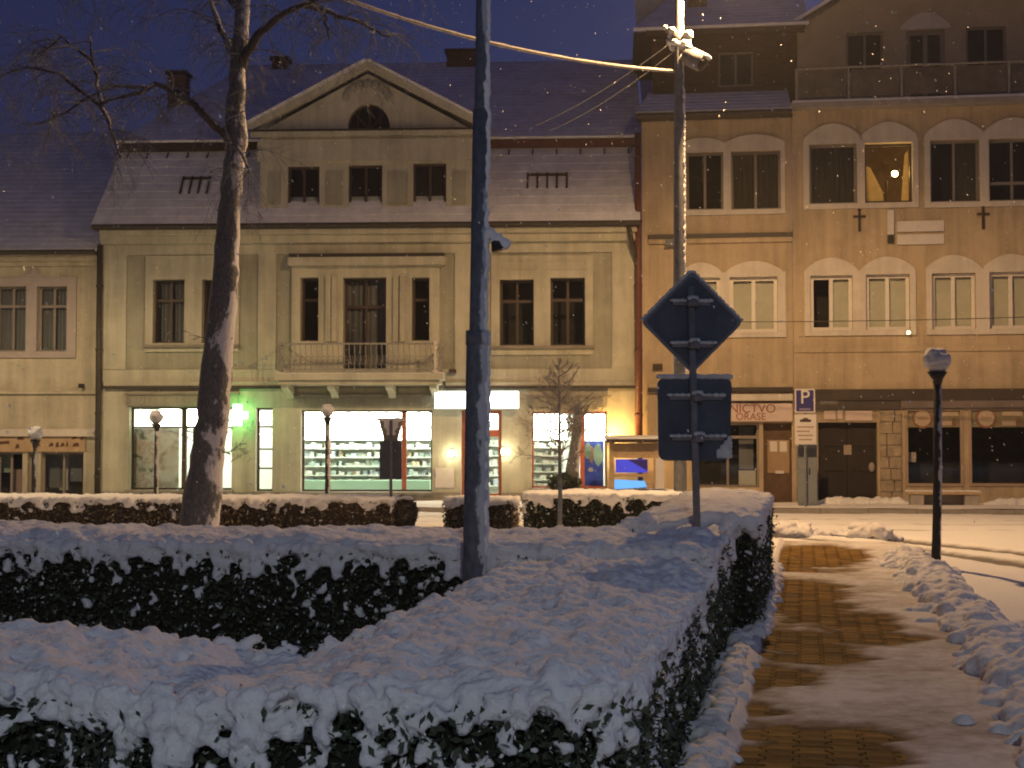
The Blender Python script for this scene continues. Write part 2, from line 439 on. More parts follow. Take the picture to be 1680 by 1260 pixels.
# ------------------------------------------------------------------ ground, road, pavement
def grid(name, xs, ys, fz, m, smooth=True, xf=None):
    nx, ny = len(xs), len(ys)
    V = []
    for y in ys:
        for x in xs:
            z = fz(x, y)
            V.append((x, y, z) if xf is None else tuple(xf(x, y, z)))
    F = [(j * nx + i, j * nx + i + 1, (j + 1) * nx + i + 1, (j + 1) * nx + i) for j in range(ny - 1) for i in range(nx - 1)]
    b = MB(); b.v = V; b.f = F
    return b.build(name, m, None, smooth)
def nz(x, y, s=0.0): return noise.noise(Vector((x, y, s)))

tag(MB().add([(-300, -60, -.06), (300, -60, -.06), (300, 400, -.06), (-300, 400, -.06)], [(0, 1, 2, 3)]).build('ground', SNOW), kind='structure')
# snow over the lawn, the verge and the road: one height function, with wheel ruts
def seg_d(x, y, L):
    best = 9
    for i in range(len(L) - 1):
        ax, ay = L[i]; bx, by = L[i + 1]; dx, dy = bx - ax, by - ay
        k = min(1, max(0, ((x - ax) * dx + (y - ay) * dy) / (dx * dx + dy * dy)))
        best = min(best, math.hypot(x - ax - k * dx, y - ay - k * dy))
    return best
RUTS = [[(1.5, 28.2), (4.0, 26.6), (5.4, 25.2), (6.2, 24.1), (7.2, 21.2), (8.0, 18.0), (8.4, 15)], [(3.2, 26.0), (4.9, 24.2), (5.7, 22.6), (6.5, 19.9), (7.2, 16.6), (7.5, 14)], [(5.6, 15.6), (6.3, 15.9), (7.2, 15.2), (7.9, 13.9)]]
def snow_z(x, y):
    t = x * PT.x + y * PT.y; w = x * PW.x + y * PW.y
    z = .045 + .022 * nz(x * .5, y * .5, 3) + .014 * nz(x * 2.6, y * 2.6, 5)
    if x > 1:
        for k, L in enumerate(RUTS):
            d = seg_d(x, y, L)
            if d < 1.2:
                q = d / (.34 if k < 2 else .10); z += (-.10 if k < 2 else -.05) * math.exp(-q ** 4)
    if y > 25:
        for yr in (27.6, 29.2, 30.9):
            q = (y - yr + .10 * x - .35 * nz(x * .2, yr)) / .32
            z -= .06 * math.exp(-q * q)
    if y > 30:
        for F, vk in ((FR, -3.3), (FM, -3.6)):
            p_ = Vector((x, y, 0)) - F.o; u_, v_ = p_.dot(F.u), p_.dot(F.n)
            if (u_ > 0) == (F is FR) or F is FM and x < FR.o.x:
                if -.34 < v_ - vk < .1: z = -.03 + .01 * nz(x * 3, 1)
    if PW0 - .04 < w < PW1 + .25 and t < 23.3: z = min(z, -.02)
    return z
def road_mat():
    m = bpy.data.materials.new('rutted_road_snow'); m.use_nodes = True
    nt = m.node_tree; b = nt.nodes['Principled BSDF']; b.inputs['Roughness'].default_value = .8; b.inputs['Specular IOR Level'].default_value = .25
    g = nt.nodes.new('ShaderNodeNewGeometry'); s = nt.nodes.new('ShaderNodeSeparateXYZ'); nt.links.new(g.outputs['Position'], s.inputs[0])
    n = nt.nodes.new('ShaderNodeTexNoise'); n.inputs['Scale'].default_value = 3; n.inputs['Detail'].default_value = 8
    nt.links.new(g.outputs['Position'], n.inputs['Vector'])
    a = nt.nodes.new('ShaderNodeMath'); a.operation = 'MULTIPLY_ADD'; a.inputs[1].default_value = .05; nt.links.new(n.outputs[0], a.inputs[0]); nt.links.new(s.outputs[2], a.inputs[2])
    mr = nt.nodes.new('ShaderNodeMapRange'); mr.inputs[1].default_value = .0; mr.inputs[2].default_value = .042
    nt.links.new(a.outputs[0], mr.inputs[0])
    mx = nt.nodes.new('ShaderNodeMix'); mx.data_type = 'RGBA'; mx.inputs[6].default_value = (.16, .14, .125, 1); mx.inputs[7].default_value = (.76, .75, .75, 1)
    nt.links.new(mr.outputs[0], mx.inputs[0]); nt.links.new(mx.outputs[2], b.inputs['Base Color'])
    bp = nt.nodes.new('ShaderNodeBump'); bp.inputs['Strength'].default_value = .5; bp.inputs['Distance'].default_value = .03
    n2 = nt.nodes.new('ShaderNodeTexNoise'); n2.inputs['Scale'].default_value = 14; n2.inputs['Detail'].default_value = 6; nt.links.new(g.outputs['Position'], n2.inputs['Vector'])
    nt.links.new(n2.outputs[0], bp.inputs['Height']); nt.links.new(bp.outputs[0], b.inputs['Normal'])
    return m
ROADM = road_mat()
tag(grid('lawn', np.arange(-14, 14.01, .10), np.arange(1.0, 22.41, .10), snow_z, ROADM), kind='structure')
tag(grid('road', np.arange(-26, 18.01, .11), np.arange(22.38, 33.4, .11), snow_z, ROADM), kind='structure')
# pavement in front of the houses, its kerb and a snow film
def pave(F, u0, u1, v0, nm):
    z0, zt = -.05, .115
    o = bpy.data.objects.new(nm, None); o.location = F.o; o.rotation_euler = (0, 0, -F.a); tag(link(o), kind='structure')
    box('slab', CONC, o, u0, v0 + .16, z0, u1, 3.0, zt)
    n = int((u1 - u0) / 1.0)
    for i in range(n):
        a = u0 + i * (u1 - u0) / n
        MB().box(a + .006, v0, z0, a + (u1 - u0) / n - .006, v0 + .15, zt + .01).build('kerb_stone', CONC, o)
    b = MB(); xs = np.arange(u0, u1, .25); ys = np.arange(v0 + .03, -.02, .16)
    for y in ys:
        for x in xs: b.v.append((x, y, zt + .012 + .03 * max(-.4, nz(x * .8, y * 1.5, 9) + .25)))
    nx = len(xs)
    b.f = [(j * nx + i, j * nx + i + 1, (j + 1) * nx + i + 1, (j + 1) * nx + i) for j in range(len(ys) - 1) for i in range(nx - 1)]
    b.build('trodden_snow', SNOWDIRT, o, True)
    return o
pave(FM, FM.U(-260), um - .01, -3.6, 'pavement')
pave(FR, .01, FR.U(1990), -3.3, 'pavement')

# ------------------------------------------------------------------ paved path with patchy snow

def D2T(py): return (EYE * FPX / (py - 725)) * 1.02
BARE = [  # photo y range, w range
    (898, 947, -.36, .55, .22), (905, 925, .3, .80, .12), (958, 1092, -.34, .34, .16), (1012, 1062, .2, .78, .12),
    (1100, 1156, -.36, -.14, .12), (1106, 1146, -.2, .08, .12), (1170, 1190, -.36, -.22, .06), (1203, 1262, -.36, .42, .10), (1262, 1500, -.36, .3, .15)]
def bare(t, w):
    s = 0
    # shovel strokes: edges pushed in and out in streaks across the path
    w = w + .20 * nz(t * 2.6, .3 * w, 8) + .10 * nz(t * 7.0, .5 * w, 3)
    t = t + (.25 + .015 * t) * nz(t * .6, w * .5, 12)
    for y0, y1, w0, w1, e in BARE:
        t1, t0 = D2T(y0), D2T(y1)
        et = .25 + .02 * t
        a = min(1, max(0, (t - t0 + .2) / et)) * min(1, max(0, (t1 - t + .2) / et))
        b_ = min(1, max(0, (w - w0 + .25) / .08)) * min(1, max(0, (w1 - w + e) / (2 * e)))
        s = max(s, a * b_)
    return s
PZ = .045
def path_snow_z(w, t):
    n = nz(t * .9, w * 1.4, 2) * .7 + nz(t * 3.4, w * 2.5, 4) * .45 + nz(t * 9, w * 9, 6) * .22
    b_ = bare(t, w)
    edge = max(0, (PW0 + .04 - w) / .06)
    thick = .015 + .010 * n - b_ * .029 + .040 * max(0, n + .02) * b_
    return PZ + thick + .05 * min(1.0, edge)
path = bpy.data.objects.new('path', None); tag(link(path), kind='structure')
MB().add([TW(1.5, PW0 - .02, .012), TW(1.5, PW1 + .3, .012), TW(23.2, PW1 + .3, .012), TW(23.2, PW0 - .02, .012)], [(0, 3, 2, 1)]).build('sand_bed', mat('brown_joint_sand', (.075, .05, .025), .9, .3, 8), path)
xs = np.arange(PW0 - .05, PW1 + .35, .022); ys = [1.5]
while ys[-1] < 23.6: ys.append(ys[-1] + .02 + .0022 * ys[-1])
def slush_mat():
    m = bpy.data.materials.new('thin_path_snow'); m.use_nodes = True
    nt = m.node_tree; b = nt.nodes['Principled BSDF']; b.inputs['Roughness'].default_value = .85; b.inputs['Specular IOR Level'].default_value = .1
    g = nt.nodes.new('ShaderNodeNewGeometry'); s_ = nt.nodes.new('ShaderNodeSeparateXYZ'); nt.links.new(g.outputs['Position'], s_.inputs[0])
    n = nt.nodes.new('ShaderNodeTexNoise'); n.inputs['Scale'].default_value = 7; n.inputs['Detail'].default_value = 9; n.inputs['Roughness'].default_value = .7
    nt.links.new(g.outputs['Position'], n.inputs['Vector'])
    a = nt.nodes.new('ShaderNodeMath'); a.operation = 'MULTIPLY_ADD'; a.inputs[1].default_value = .024; nt.links.new(n.outputs[0], a.inputs[0]); nt.links.new(s_.outputs[2], a.inputs[2])
    mr = nt.nodes.new('ShaderNodeMapRange'); mr.inputs[1].default_value = PZ + .009; mr.inputs[2].default_value = PZ + .031
    nt.links.new(a.outputs[0], mr.inputs[0])
    cr = nt.nodes.new('ShaderNodeValToRGB'); cr.color_ramp.elements[0].color = (.085, .052, .022, 1); cr.color_ramp.elements[1].color = (.66, .63, .62, 1)
    e = cr.color_ramp.elements.new(.45); e.color = (.28, .22, .17, 1)
    nt.links.new(mr.outputs[0], cr.inputs[0]); nt.links.new(cr.outputs[0], b.inputs['Base Color'])
    bp = nt.nodes.new('ShaderNodeBump'); bp.inputs['Strength'].default_value = .6; bp.inputs['Distance'].default_value = .02
    n2 = nt.nodes.new('ShaderNodeTexNoise'); n2.inputs['Scale'].default_value = 30; n2.inputs['Detail'].default_value = 6; nt.links.new(g.outputs['Position'], n2.inputs['Vector'])
    nt.links.new(n2.outputs[0], bp.inputs['Height']); nt.links.new(bp.outputs[0], b.inputs['Normal'])
    return m
ps = grid('path_snow', xs, ys, lambda w, t: path_snow_z(w, t), slush_mat(), True, lambda w, t, z: TW(t, w, z))
ps.parent = path; ps['kind'] = 'stuff'
# double-T concrete pavers
def paver_mesh():
    a, b_, c = .0965, .0795, .0635
    poly = [(-a, -b_), (a, -b_), (a, -b_ + .023), (c, -.024), (c, .024), (a, b_ - .023), (a, b_), (-a, b_), (-a, b_ - .023), (-c, .024), (-c, -.024), (-a, -b_ + .023)]
    bm = bmesh.new()
    lo = [bm.verts.new((x, y, -.03)) for x, y in poly]
    mid = [bm.verts.new((x, y, -.008)) for x, y in poly]
    hi = [bm.verts.new((x * .965, y * .96, 0)) for x, y in poly]
    n = len(poly)
    for A, B in ((lo, mid), (mid, hi)):
        for i in range(n): bm.faces.new((A[i], A[(i + 1) % n], B[(i + 1) % n], B[i]))
    bm.faces.new(hi)
    me = bpy.data.meshes.new('paver'); bm.to_mesh(me); bm.free(); me.materials.append(PAVER); return me
pm = paver_mesh()
spots = []
for k in range(10):
    w = PW0 + .06 + k * .1635
    if w > PW1 + .1: continue
    t = 2.0 + (.0812 if k % 2 else 0)
    while t < 22.6:
        if any(path_snow_z(w + a, t + b) < PZ + .006 for a in (-.09, 0, .09) for b in (-.07, 0, .07)): spots.append((t, w))
        t += .1625
spots.sort(key=lambda q: abs(q[0] - 6.9) if q[0] > 6.9 else 50 - q[0])
rest = MB()
for i, (t, w) in enumerate(spots):
    loc = TW(t, w, PZ + random.uniform(-.003, .003)); rx, ry = random.uniform(-.012, .012), random.uniform(-.012, .012)
    if i < 300:
        o = bpy.data.objects.new('paver', pm); o.location = loc; o.rotation_euler = (rx, ry, -PATH_A); link(o, path)
    else:
        M = Matrix.Translation(loc) @ Matrix.Rotation(-PATH_A, 4, 'Z')
        rest.add([M @ v.co for v in pm.vertices], [tuple(f.vertices) for f in pm.polygons])
if rest.v: rest.build('far_pavers', PAVER, path, kind='stuff')

# ------------------------------------------------------------------ hedges
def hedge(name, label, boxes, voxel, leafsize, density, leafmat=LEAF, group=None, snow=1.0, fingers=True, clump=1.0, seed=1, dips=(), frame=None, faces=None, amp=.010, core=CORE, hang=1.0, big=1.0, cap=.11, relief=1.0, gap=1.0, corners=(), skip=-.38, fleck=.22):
    """boxes: (t0,t1,w0,w1,H) in path coordinates, or in a frame (origin, a, b)"""
    rng = random.Random(seed); nr = np.random.default_rng(seed)
    if frame is None: X = lambda t, w, z: TW(t, w, z)
    else:
        O, A, B = frame; X = lambda t, w, z: O + A * t + B * w + Vector((0, 0, z))
    th = thing(name, label, 'hedge', X((boxes[0][0] + boxes[0][1]) / 2, (boxes[0][2] + boxes[0][3]) / 2, 0), 0, group)
    L0 = th.location.copy()
    def rnd(t, w):
        for ct, cw, st_, sw_, rc in corners:
            dt, dw = (t - ct) * st_, (w - cw) * sw_
            if dt > 0 and dw > 0:
                L_ = math.hypot(dt, dw); lim = max(dt, dw)
                k = lim / L_; t, w = ct + st_ * dt * k, cw + sw_ * dw * k
        return t, w
    XL = lambda t, w, z: X(*rnd(t, w), z) - L0
    def inside(t, w, m=0.0): return any(b[0] + m < t < b[1] - m and b[2] + m < w < b[3] - m for b in boxes)
    cm = MB()
    for (t0, t1, w0, w1, H) in boxes:
        i = .05
        n1 = max(2, int((t1 - t0) / .22)); n2 = max(2, int((w1 - w0) / .22)); k0 = len(cm.v); N2 = n2 + 1
        for a in range(n1 + 1):
            for c in range(N2):
                t = t0 + i + (t1 - t0 - 2 * i) * a / n1; w = w0 + i + (w1 - w0 - 2 * i) * c / n2
                cm.v.append(tuple(XL(t, w, H - cap - .035 - sum(d * math.exp(-((t - p_) ** 2 + (w - q_) ** 2) / r_ ** 2) for p_, q_, r_, d in dips))))
        for a in range(n1):
            for c in range(n2):
                q = k0 + a * N2 + c; cm.f.append((q, q + N2, q + N2 + 1, q + 1))
        ring = [a * N2 for a in range(n1 + 1)] + [n1 * N2 + c for c in range(1, N2)] + [a * N2 + n2 for a in range(n1 - 1, -1, -1)] + [c for c in range(n2 - 1, 0, -1)]
        k1 = len(cm.v)
        for r_ in ring: x_, y_, _ = cm.v[k0 + r_]; cm.v.append((x_, y_, -.05 - L0.z))
        for a in range(len(ring)):
            c = (a + 1) % len(ring); cm.f.append((k0 + ring[a], k1 + a, k1 + c, k0 + ring[c]))
    cm.build('dark_core', core, th)  # solid dark body stands in for the shaded inside of the hedge
    # leaves on the faces
    leaf = []
    blobs = []; extra = []
    def dip(t, w): return sum(d * math.exp(-((t - a) ** 2 + (w - b_) ** 2) / r ** 2) for a, b_, r, d in dips)
    for (t0, t1, w0, w1, H) in boxes:
        sides = [((t0, w0), (t0, w1), (-1, 0)), ((t1, w0), (t1, w1), (1, 0)), ((t0, w0), (t1, w0), (0, -1)), ((t0, w1), (t1, w1), (0, 1))]
        for (a0, a1), (c0, c1), (nt_, nw_) in sides:
            Ls = math.hypot(c0 - a0, c1 - a1)
            n = int(Ls * H * density)
            for _ in range(n):
                k = rng.random(); z = rng.random() * (H - cap * 1.0)
                t, w = a0 + (c0 - a0) * k, a1 + (c1 - a1) * k
                if inside(t + nt_ * .08, w + nw_ * .08): continue
                dep = rng.gauss(0, .028) + .04 * noise.noise(Vector((t * 2.2, w * 2.2, z * 2.2)))
                leaf.append((t + nt_ * dep, w + nw_ * dep, z))
            # snow fingers over the edge and clumps on the face
            s = 0.0
            while fingers and s < Ls:
                s += rng.uniform(.035, .085) * gap
                k = min(1, s / Ls); t, w = a0 + (c0 - a0) * k, a1 + (c1 - a1) * k
                if inside(t + nt_ * .1, w + nw_ * .1): continue
                hh = H - dip(t, w) - cap * .45
                if noise.noise(Vector((t * 2.1, w * 2.1, seed + 9))) < skip: continue
                ln = hang * min(.30, rng.expovariate(1 / .085) * (0.35 + 1.3 * max(0, .5 + noise.noise(Vector((t * 1.6, w * 1.6, seed))))))
                r = rng.uniform(.030, .062) * big; z = hh - .02; out = rng.uniform(-.03, .045)
                while ln >= 0:
                    q = XL(t + nt_ * out, w + nw_ * out, z)
                    blobs.append((q, (r * rng.uniform(.9, 1.25), r * rng.uniform(.9, 1.25), r * rng.uniform(.9, 1.2))))
                    z -= r * .95; ln -= r * .95; r = max(.018, r * rng.uniform(.80, 1.0)); out += rng.uniform(-.010, .012)
            for _ in range(int(Ls * H * 46 * clump)):
                k = rng.random(); zz = H - .05 - rng.expovariate(1 / (.26 * H))
                if zz < .05: continue
                t, w = a0 + (c0 - a0) * k, a1 + (c1 - a1) * k
                if inside(t + nt_ * .1, w + nw_ * .1): continue
                r = rng.uniform(.012, .040) * (1.0 if zz > H - .25 else .75) * big
                o_ = rng.uniform(-.01, .03)
                for _k in range(rng.choice((1, 1, 2, 3))):
                    q = XL(t + nt_ * o_ + rng.uniform(-1, 1) * r * abs(nw_), w + nw_ * o_ + rng.uniform(-1, 1) * r * abs(nt_), zz - _k * r * .8)
                    blobs.append((q, (r * 1.2, r * 1.2, r * rng.uniform(.6, 1.1))))
        # snow cover of the top: one closed soft-edged sheet that follows the dips
        st = max(.03, voxel * 2); n1 = max(2, int((t1 - t0) / st)); n2 = max(2, int((w1 - w0) / st))
        def edge_open(nt_, nw_, t, w): return not inside(t + nt_ * .12, w + nw_ * .12)
        EV = []; 
        for top in (1, 0):
            for i in range(n1 + 1):
                for j in range(n2 + 1):
                    t = t0 + (t1 - t0) * i / n1; w = w0 + (w1 - w0) * j / n2
                    e = 9.0
                    if edge_open(-1, 0, t0, w): e = min(e, t - t0)
                    if edge_open(1, 0, t1, w): e = min(e, t1 - t)
                    if edge_open(0, -1, t, w0): e = min(e, w - w0)
                    if edge_open(0, 1, t, w1): e = min(e, w1 - w)
                    rd = cap * 1.3; k = max(0.0, 1 - e / rd)
                    hz = H - dip(t, w) + relief * (.030 * noise.noise(Vector((t * 1.3, w * 1.3, seed))) + .024 * noise.noise(Vector((t * 3.6, w * 4.4, seed + 2))) + .016 * noise.noise(Vector((t * 8, w * 9, seed + 5))))
                    pit = noise.noise(Vector((t * 2.9, w * 2.9, seed + 40)))
                    if pit > .42: hz -= (pit - .42) * .30 * relief
                    hz -= cap * .9 * (1 - math.sqrt(max(0, 1 - k * k)))
                    wob = (.035 * noise.noise(Vector((t * 5, w * 5, 3))) + .02) if e < .001 else 0.0
                    q = XL(t, w, hz if top else H - dip(t, w) - cap - .03)
                    EV.append(list(q))
        N2 = n2 + 1; M = (n1 + 1) * N2; EF = []
        for i in range(n1):
            for j in range(n2):
                a = i * N2 + j; EF.append((a, a + N2, a + N2 + 1, a + 1)); EF.append((M + a, M + a + 1, M + a + N2 + 1, M + a + N2))
        for i in range(n1):
            a, b_ = i * N2, (i + 1) * N2; EF.append((a, M + a, M + b_, b_)); a += n2; b_ += n2; EF.append((a, b_, M + b_, M + a))
        for j in range(n2):
            a, b_ = j, j + 1; EF.append((a, b_, M + b_, M + a)); a += n1 * N2; b_ += n1 * N2; EF.append((a, M + a, M + b_, b_))
        extra.append((EV, EF))
    # leaf quads
    n = len(leaf)
    if n:
        C = np.array([XL(*q) for q in leaf])
        a = nr.normal(size=(n, 3)); a /= np.linalg.norm(a, axis=1)[:, None]
        b_ = nr.normal(size=(n, 3)); b_ -= a * (a * b_).sum(1)[:, None]; b_ /= np.linalg.norm(b_, axis=1)[:, None]
        s = leafsize * nr.uniform(.6, 1.25, size=(n, 1))
        V = np.stack([C - a * s, C + b_ * s * .5, C + a * s, C - b_ * s * .5], 1)
        quads_mesh('leaves', V, leafmat, th, 'stuff')
        # flecks of snow caught on single leaves, thinning out downwards
        zs_ = C[:, 2] / max(b[4] for b in boxes); sel = nr.random(n) < fleck * (.35 + .9 * np.clip(zs_, 0, 1))
        Vf = C[sel][:, None, :] + (V[sel] - C[sel][:, None, :]) * nr.uniform(.35, .75, size=(sel.sum(), 1, 1)) + nr.normal(size=(sel.sum(), 1, 3)) * .012
        quads_mesh('snow_flecks', Vf, SNOW, th, 'stuff')
    snow_mass('snow_cap', blobs, [], voxel, SNOW, th, amp=amp, freq=14, amp2=.012, freq2=4.5, extra=extra)
    return th

hedge('hedge', 'thick snow-laden hedge in the foreground with lumpy white top beside the path',
      [(5.0, 9.97, -1.98, -.64, .79), (5.02, 6.30, -7.5, -1.9, .775)], .016, .022, 2600, seed=3,
      dips=[(6.0, -2.4, .55, .13), (5.2, -2.1, .35, .07), (5.4, -2.7, .3, .05), (7.0, -1.3, .18, .05), (6.1, -.95, .14, .06), (5.3, -1.3, .13, .05), (8.3, -1.0, .2, .03)], clump=4.6, hang=1.25, big=.74, amp=.021, relief=2.2, gap=1.35, skip=-.12, corners=[(5.5, -1.14, -1, 1, .5)])
hedge('hedge', 'long dark hedge row with snowy top behind the thick lamp pole',
      [(9.95, 11.35, -9.0, -.64, .93)], .022, .026, 1700, seed=5, clump=5.0, hang=.7, cap=.10, amp=.018, big=.68, relief=1.6)
hedge('hedge', 'tallest snow-covered hedge block right behind the two back-facing road signs',
      [(12.3, 17.4, -1.30, -.42, 1.06), (11.2, 12.35, -1.45, -.62, 1.0)], .026, .026, 1500, seed=9, dips=[(11.3, -1.3, .75, .14), (11.3, -.7, .75, .12), (12.3, -1.35, .35, .1)], clump=1.3, cap=.13)
def row_frame(px, D, a=3): 
    q = P(px, 800, D); return (Vector((q.x, q.y, 0)), Vector((math.sin(R(a)), math.cos(R(a)), 0)), Vector((math.cos(R(a)), -math.sin(R(a)), 0)))
kpx = lambda D: FPX / D
fr = row_frame(640, 26.0)
hedge('hedge', 'low brownish far hedge running left behind the birch trunk', [(0, 1.2, -8.6, 0, .64)], .045, .04, 520, leafmat=LEAFB, seed=11, frame=fr, clump=1.6, amp=.02, hang=.4, cap=.07, core=COREB, gap=1.6)
fr = row_frame(731, 26.6)
hedge('hedge', 'short brown far hedge between the thick pole and the shop door', [(0, 1.1, 0, 112 / kpx(26.6), .60)], .045, .04, 520, leafmat=LEAFB, seed=12, frame=fr, clump=1.6, amp=.02, hang=.4, cap=.07, core=COREB, gap=1.6)
fr = row_frame(862, 24.4)
hedge('hedge', 'dark snow-topped far hedge under the small frosted sapling', [(0, 1.2, 0, 252 / kpx(24.4), .78)], .04, .035, 800, leafmat=LEAF, seed=13, frame=fr, clump=1.2, amp=.02, hang=.5, cap=.08)
# round leafless bush next to the sign post
bq = P(661, 866, 26.6); bush = thing('bush', 'small rounded brown bush beside the give-way sign post', 'bush', (bq.x, bq.y, 0))
nb = 2600; rr = RNG.normal(size=(nb, 3)); rr /= np.linalg.norm(rr, axis=1)[:, None]
C = rr * np.array([.24, .3, .30]) * RNG.uniform(.75, 1.08, size=(nb, 1)) + np.array([0, 0, .33])
a_ = RNG.normal(size=(nb, 3)) * .03; b2 = RNG.normal(size=(nb, 3)) * .016
quads_mesh('leaves', np.stack([C - a_, C + b2, C + a_, C - b2], 1), LEAFB, bush, 'stuff')
MB().ball((0, 0, .32), .26, 12, 8, .85, 1, 1.05, .3).build('dark_core', COREB, bush, True)  # solid dark ball stands in for the shaded inside of the bush
snow_mass('snow_cap', [((random.uniform(-.15, .15), random.uniform(-.2, .2), .60 + random.uniform(-.02, .02)), (.09, .09, .035)) for _ in range(14)], [], .03, SNOW, bush, amp=.012)

# ------------------------------------------------------------------ ploughed snow bank and heaps
def bank(name, label, pts, seed, voxel=.028, r0=(.04, .13)):
    rng = random.Random(seed); blobs = []
    for (q, wid, hgt, n) in pts:
        for _ in range(n):
            a, b_ = rng.gauss(0, .42), rng.random()
            r = rng.uniform(*r0)
            z = hgt * max(0, 1 - (a * 1.1) ** 2) * (b_ ** .6)
            blobs.append((q + PW * (a * wid) + PT * rng.uniform(-.22, .22) + Vector((0, 0, z)), (r * rng.uniform(.8, 1.4), r * rng.uniform(.8, 1.4), r * rng.uniform(.6, 1.0))))
        blobs.append((q + Vector((0, 0, hgt * .25)), (wid * .55, .30, hgt * .6)))
    c = pts[len(pts) // 2][0]; L0 = Vector((c.x, c.y, 0))
    o = snow_mass(name, [(Vector(b) - L0, r) for b, r in blobs], [], voxel, SNOWDIRT, None, amp=.022, freq=13, amp2=.02, freq2=4)
    o.location = L0
    return tag(o, label, 'snow bank')
pts = []; t = 5.0
while t < 20.5:
    pts.append((TW(t, 1.38 + .10 * nz(t * .7, 1.5), .02), .33 + .08 * nz(t, 7), .13 + .10 * max(-.6, nz(t * 1.3, 3)), 15)); t += .24
bank('snow_bank', 'long lumpy ridge of shovelled snow along the right edge of the path', pts, 21)
pts = []; t = 5.0
while t < 18.5:
    pts.append((TW(t, -.50 if t < 12 else -.37, .03), .13 if t < 12 else .07, .07 + .05 * max(-.6, nz(t * 1.9, 5)), 7)); t += .2
bank('snow_bank', 'narrow strip of snow between the hedge foot and the paved path', pts, 27, .022, (.03, .075))
q1 = P(1300, 880, 25.0); q2 = P(1432, 876, 24.2); q3 = P(1362, 884, 25.2)
bank('snow_heap', 'small chunky snow heap at the far end of the path, left one', [(Vector((q1.x + dx, q1.y, .02)), .28, .22, 16) for dx in (-.15, 0, .2)], 22)
bank('snow_heap', 'pointed snow heap at the far end of the snow ridge', [(Vector((q2.x + dx, q2.y - dx, .02)), .26, .26, 16) for dx in (-.1, .1)], 23)
bank('snow_heap', 'low crumbled snow lumps between the two heaps at the path end', [(Vector((q3.x + dx, q3.y, .0)), .3, .10, 10) for dx in (-.35, -.1, .2, .4)], 24, r0=(.03, .09))

# ------------------------------------------------------------------ building helpers
def house(name, label, F):
    return thing(name, label, 'building', F.o, -F.a)
def window(B, r, v=0.0, rec=.14, cols=2, transom=None, fm=WFRAME, back=None, backm=None, sill=None, fw=.055, sub=None, rows=None, name='window', label=None, tilt=0.0, room=.9):
    """r = (u0,z0,u1,z1) local; frame mesh is the part, its panes, curtain and sill are sub-parts"""
    u0, z0, u1, z1 = r; y = v + rec
    b = MB()
    b.box(u0 + .002, y, z0 + .002, u0 + fw, y + .07, z1 - .002); b.box(u1 - fw, y, z0 + .002, u1 - .002, y + .07, z1 - .002)
    b.box(u0 + fw, y, z0 + .002, u1 - fw, y + .07, z0 + fw); b.box(u0 + fw, y, z1 - fw, u1 - fw, y + .07, z1 - .002)
    us = [u0 + fw + (u1 - u0 - 2 * fw) * i / cols for i in range(cols + 1)]
    zs = [z0 + fw] + sorted(rows or ([] if transom is None else [z0 + (z1 - z0) * transom])) + [z1 - fw]
    m = fw * .55
    for i in range(1, cols): b.box(us[i] - m, y + .004, zs[0], us[i] + m, y + .062, zs[-1])
    for q in zs[1:-1]: b.box(us[0], y - .008, q - m * 1.2, us[-1], y + .064, q + m * 1.2)
    o = b.build(name, fm, B, label=label)
    for i in range(cols):
        for j in range(len(zs) - 1):
            a0 = us[i] + (m if i else 0); a1 = us[i + 1] - (m if i < cols - 1 else 0)
            c0 = zs[j] + (m * 1.2 if j else 0); c1 = zs[j + 1] - (m * 1.2 if j < len(zs) - 2 else 0)
            tl = random.uniform(-.012, .012)
            MB().add([(a0, y + .035 + tl, c0), (a1, y + .035 - tl, c0), (a1, y + .035 - tl + tilt, c1), (a0, y + .035 + tl + tilt, c1)], [(0, 1, 2, 3)]).build('pane', GLASS, o)
    if back:
        yb = y + .14; n = 26
        bb = MB()
        for i in range(n + 1):
            uu = u0 - .05 + (u1 - u0 + .1) * i / n
            yy = yb + (.025 * math.sin(i * 1.9) if back == 'curtain' else 0)
            bb.v += [(uu, yy, z0 - .02), (uu, yy, z1 + .02)]
        bb.f = [(2 * i, 2 * i + 2, 2 * i + 3, 2 * i + 1) for i in range(n)]
        if back == 'half':
            bb = MB().box((u0 + u1) / 2, yb, z0, u1, yb + .01, z1)
        bb.build('curtain' if back == 'curtain' else 'blind', backm or CURT, o)
    if not back or back == 'half':
        MB().box(u0 - .3, y + room, z0 - .2, u1 + .3, y + room + .03, z1 + .2).build('dark_backing_sheet', DARKIN, o)  # dark-coloured sheet stands in for the darkness of the unlit room
    if sill: box('sill', sill, o, u0 - .08, v - .10, z0 - .07, u1 + .08, v + rec, z0 - .003)
    return o
def strip(B, F, name, m, r, v, d, label=None):
    u0, z0, u1, z1 = F.rect(r, v)
    return box(name, m, B, u0, v, z0, u1, v + d, z1, label)
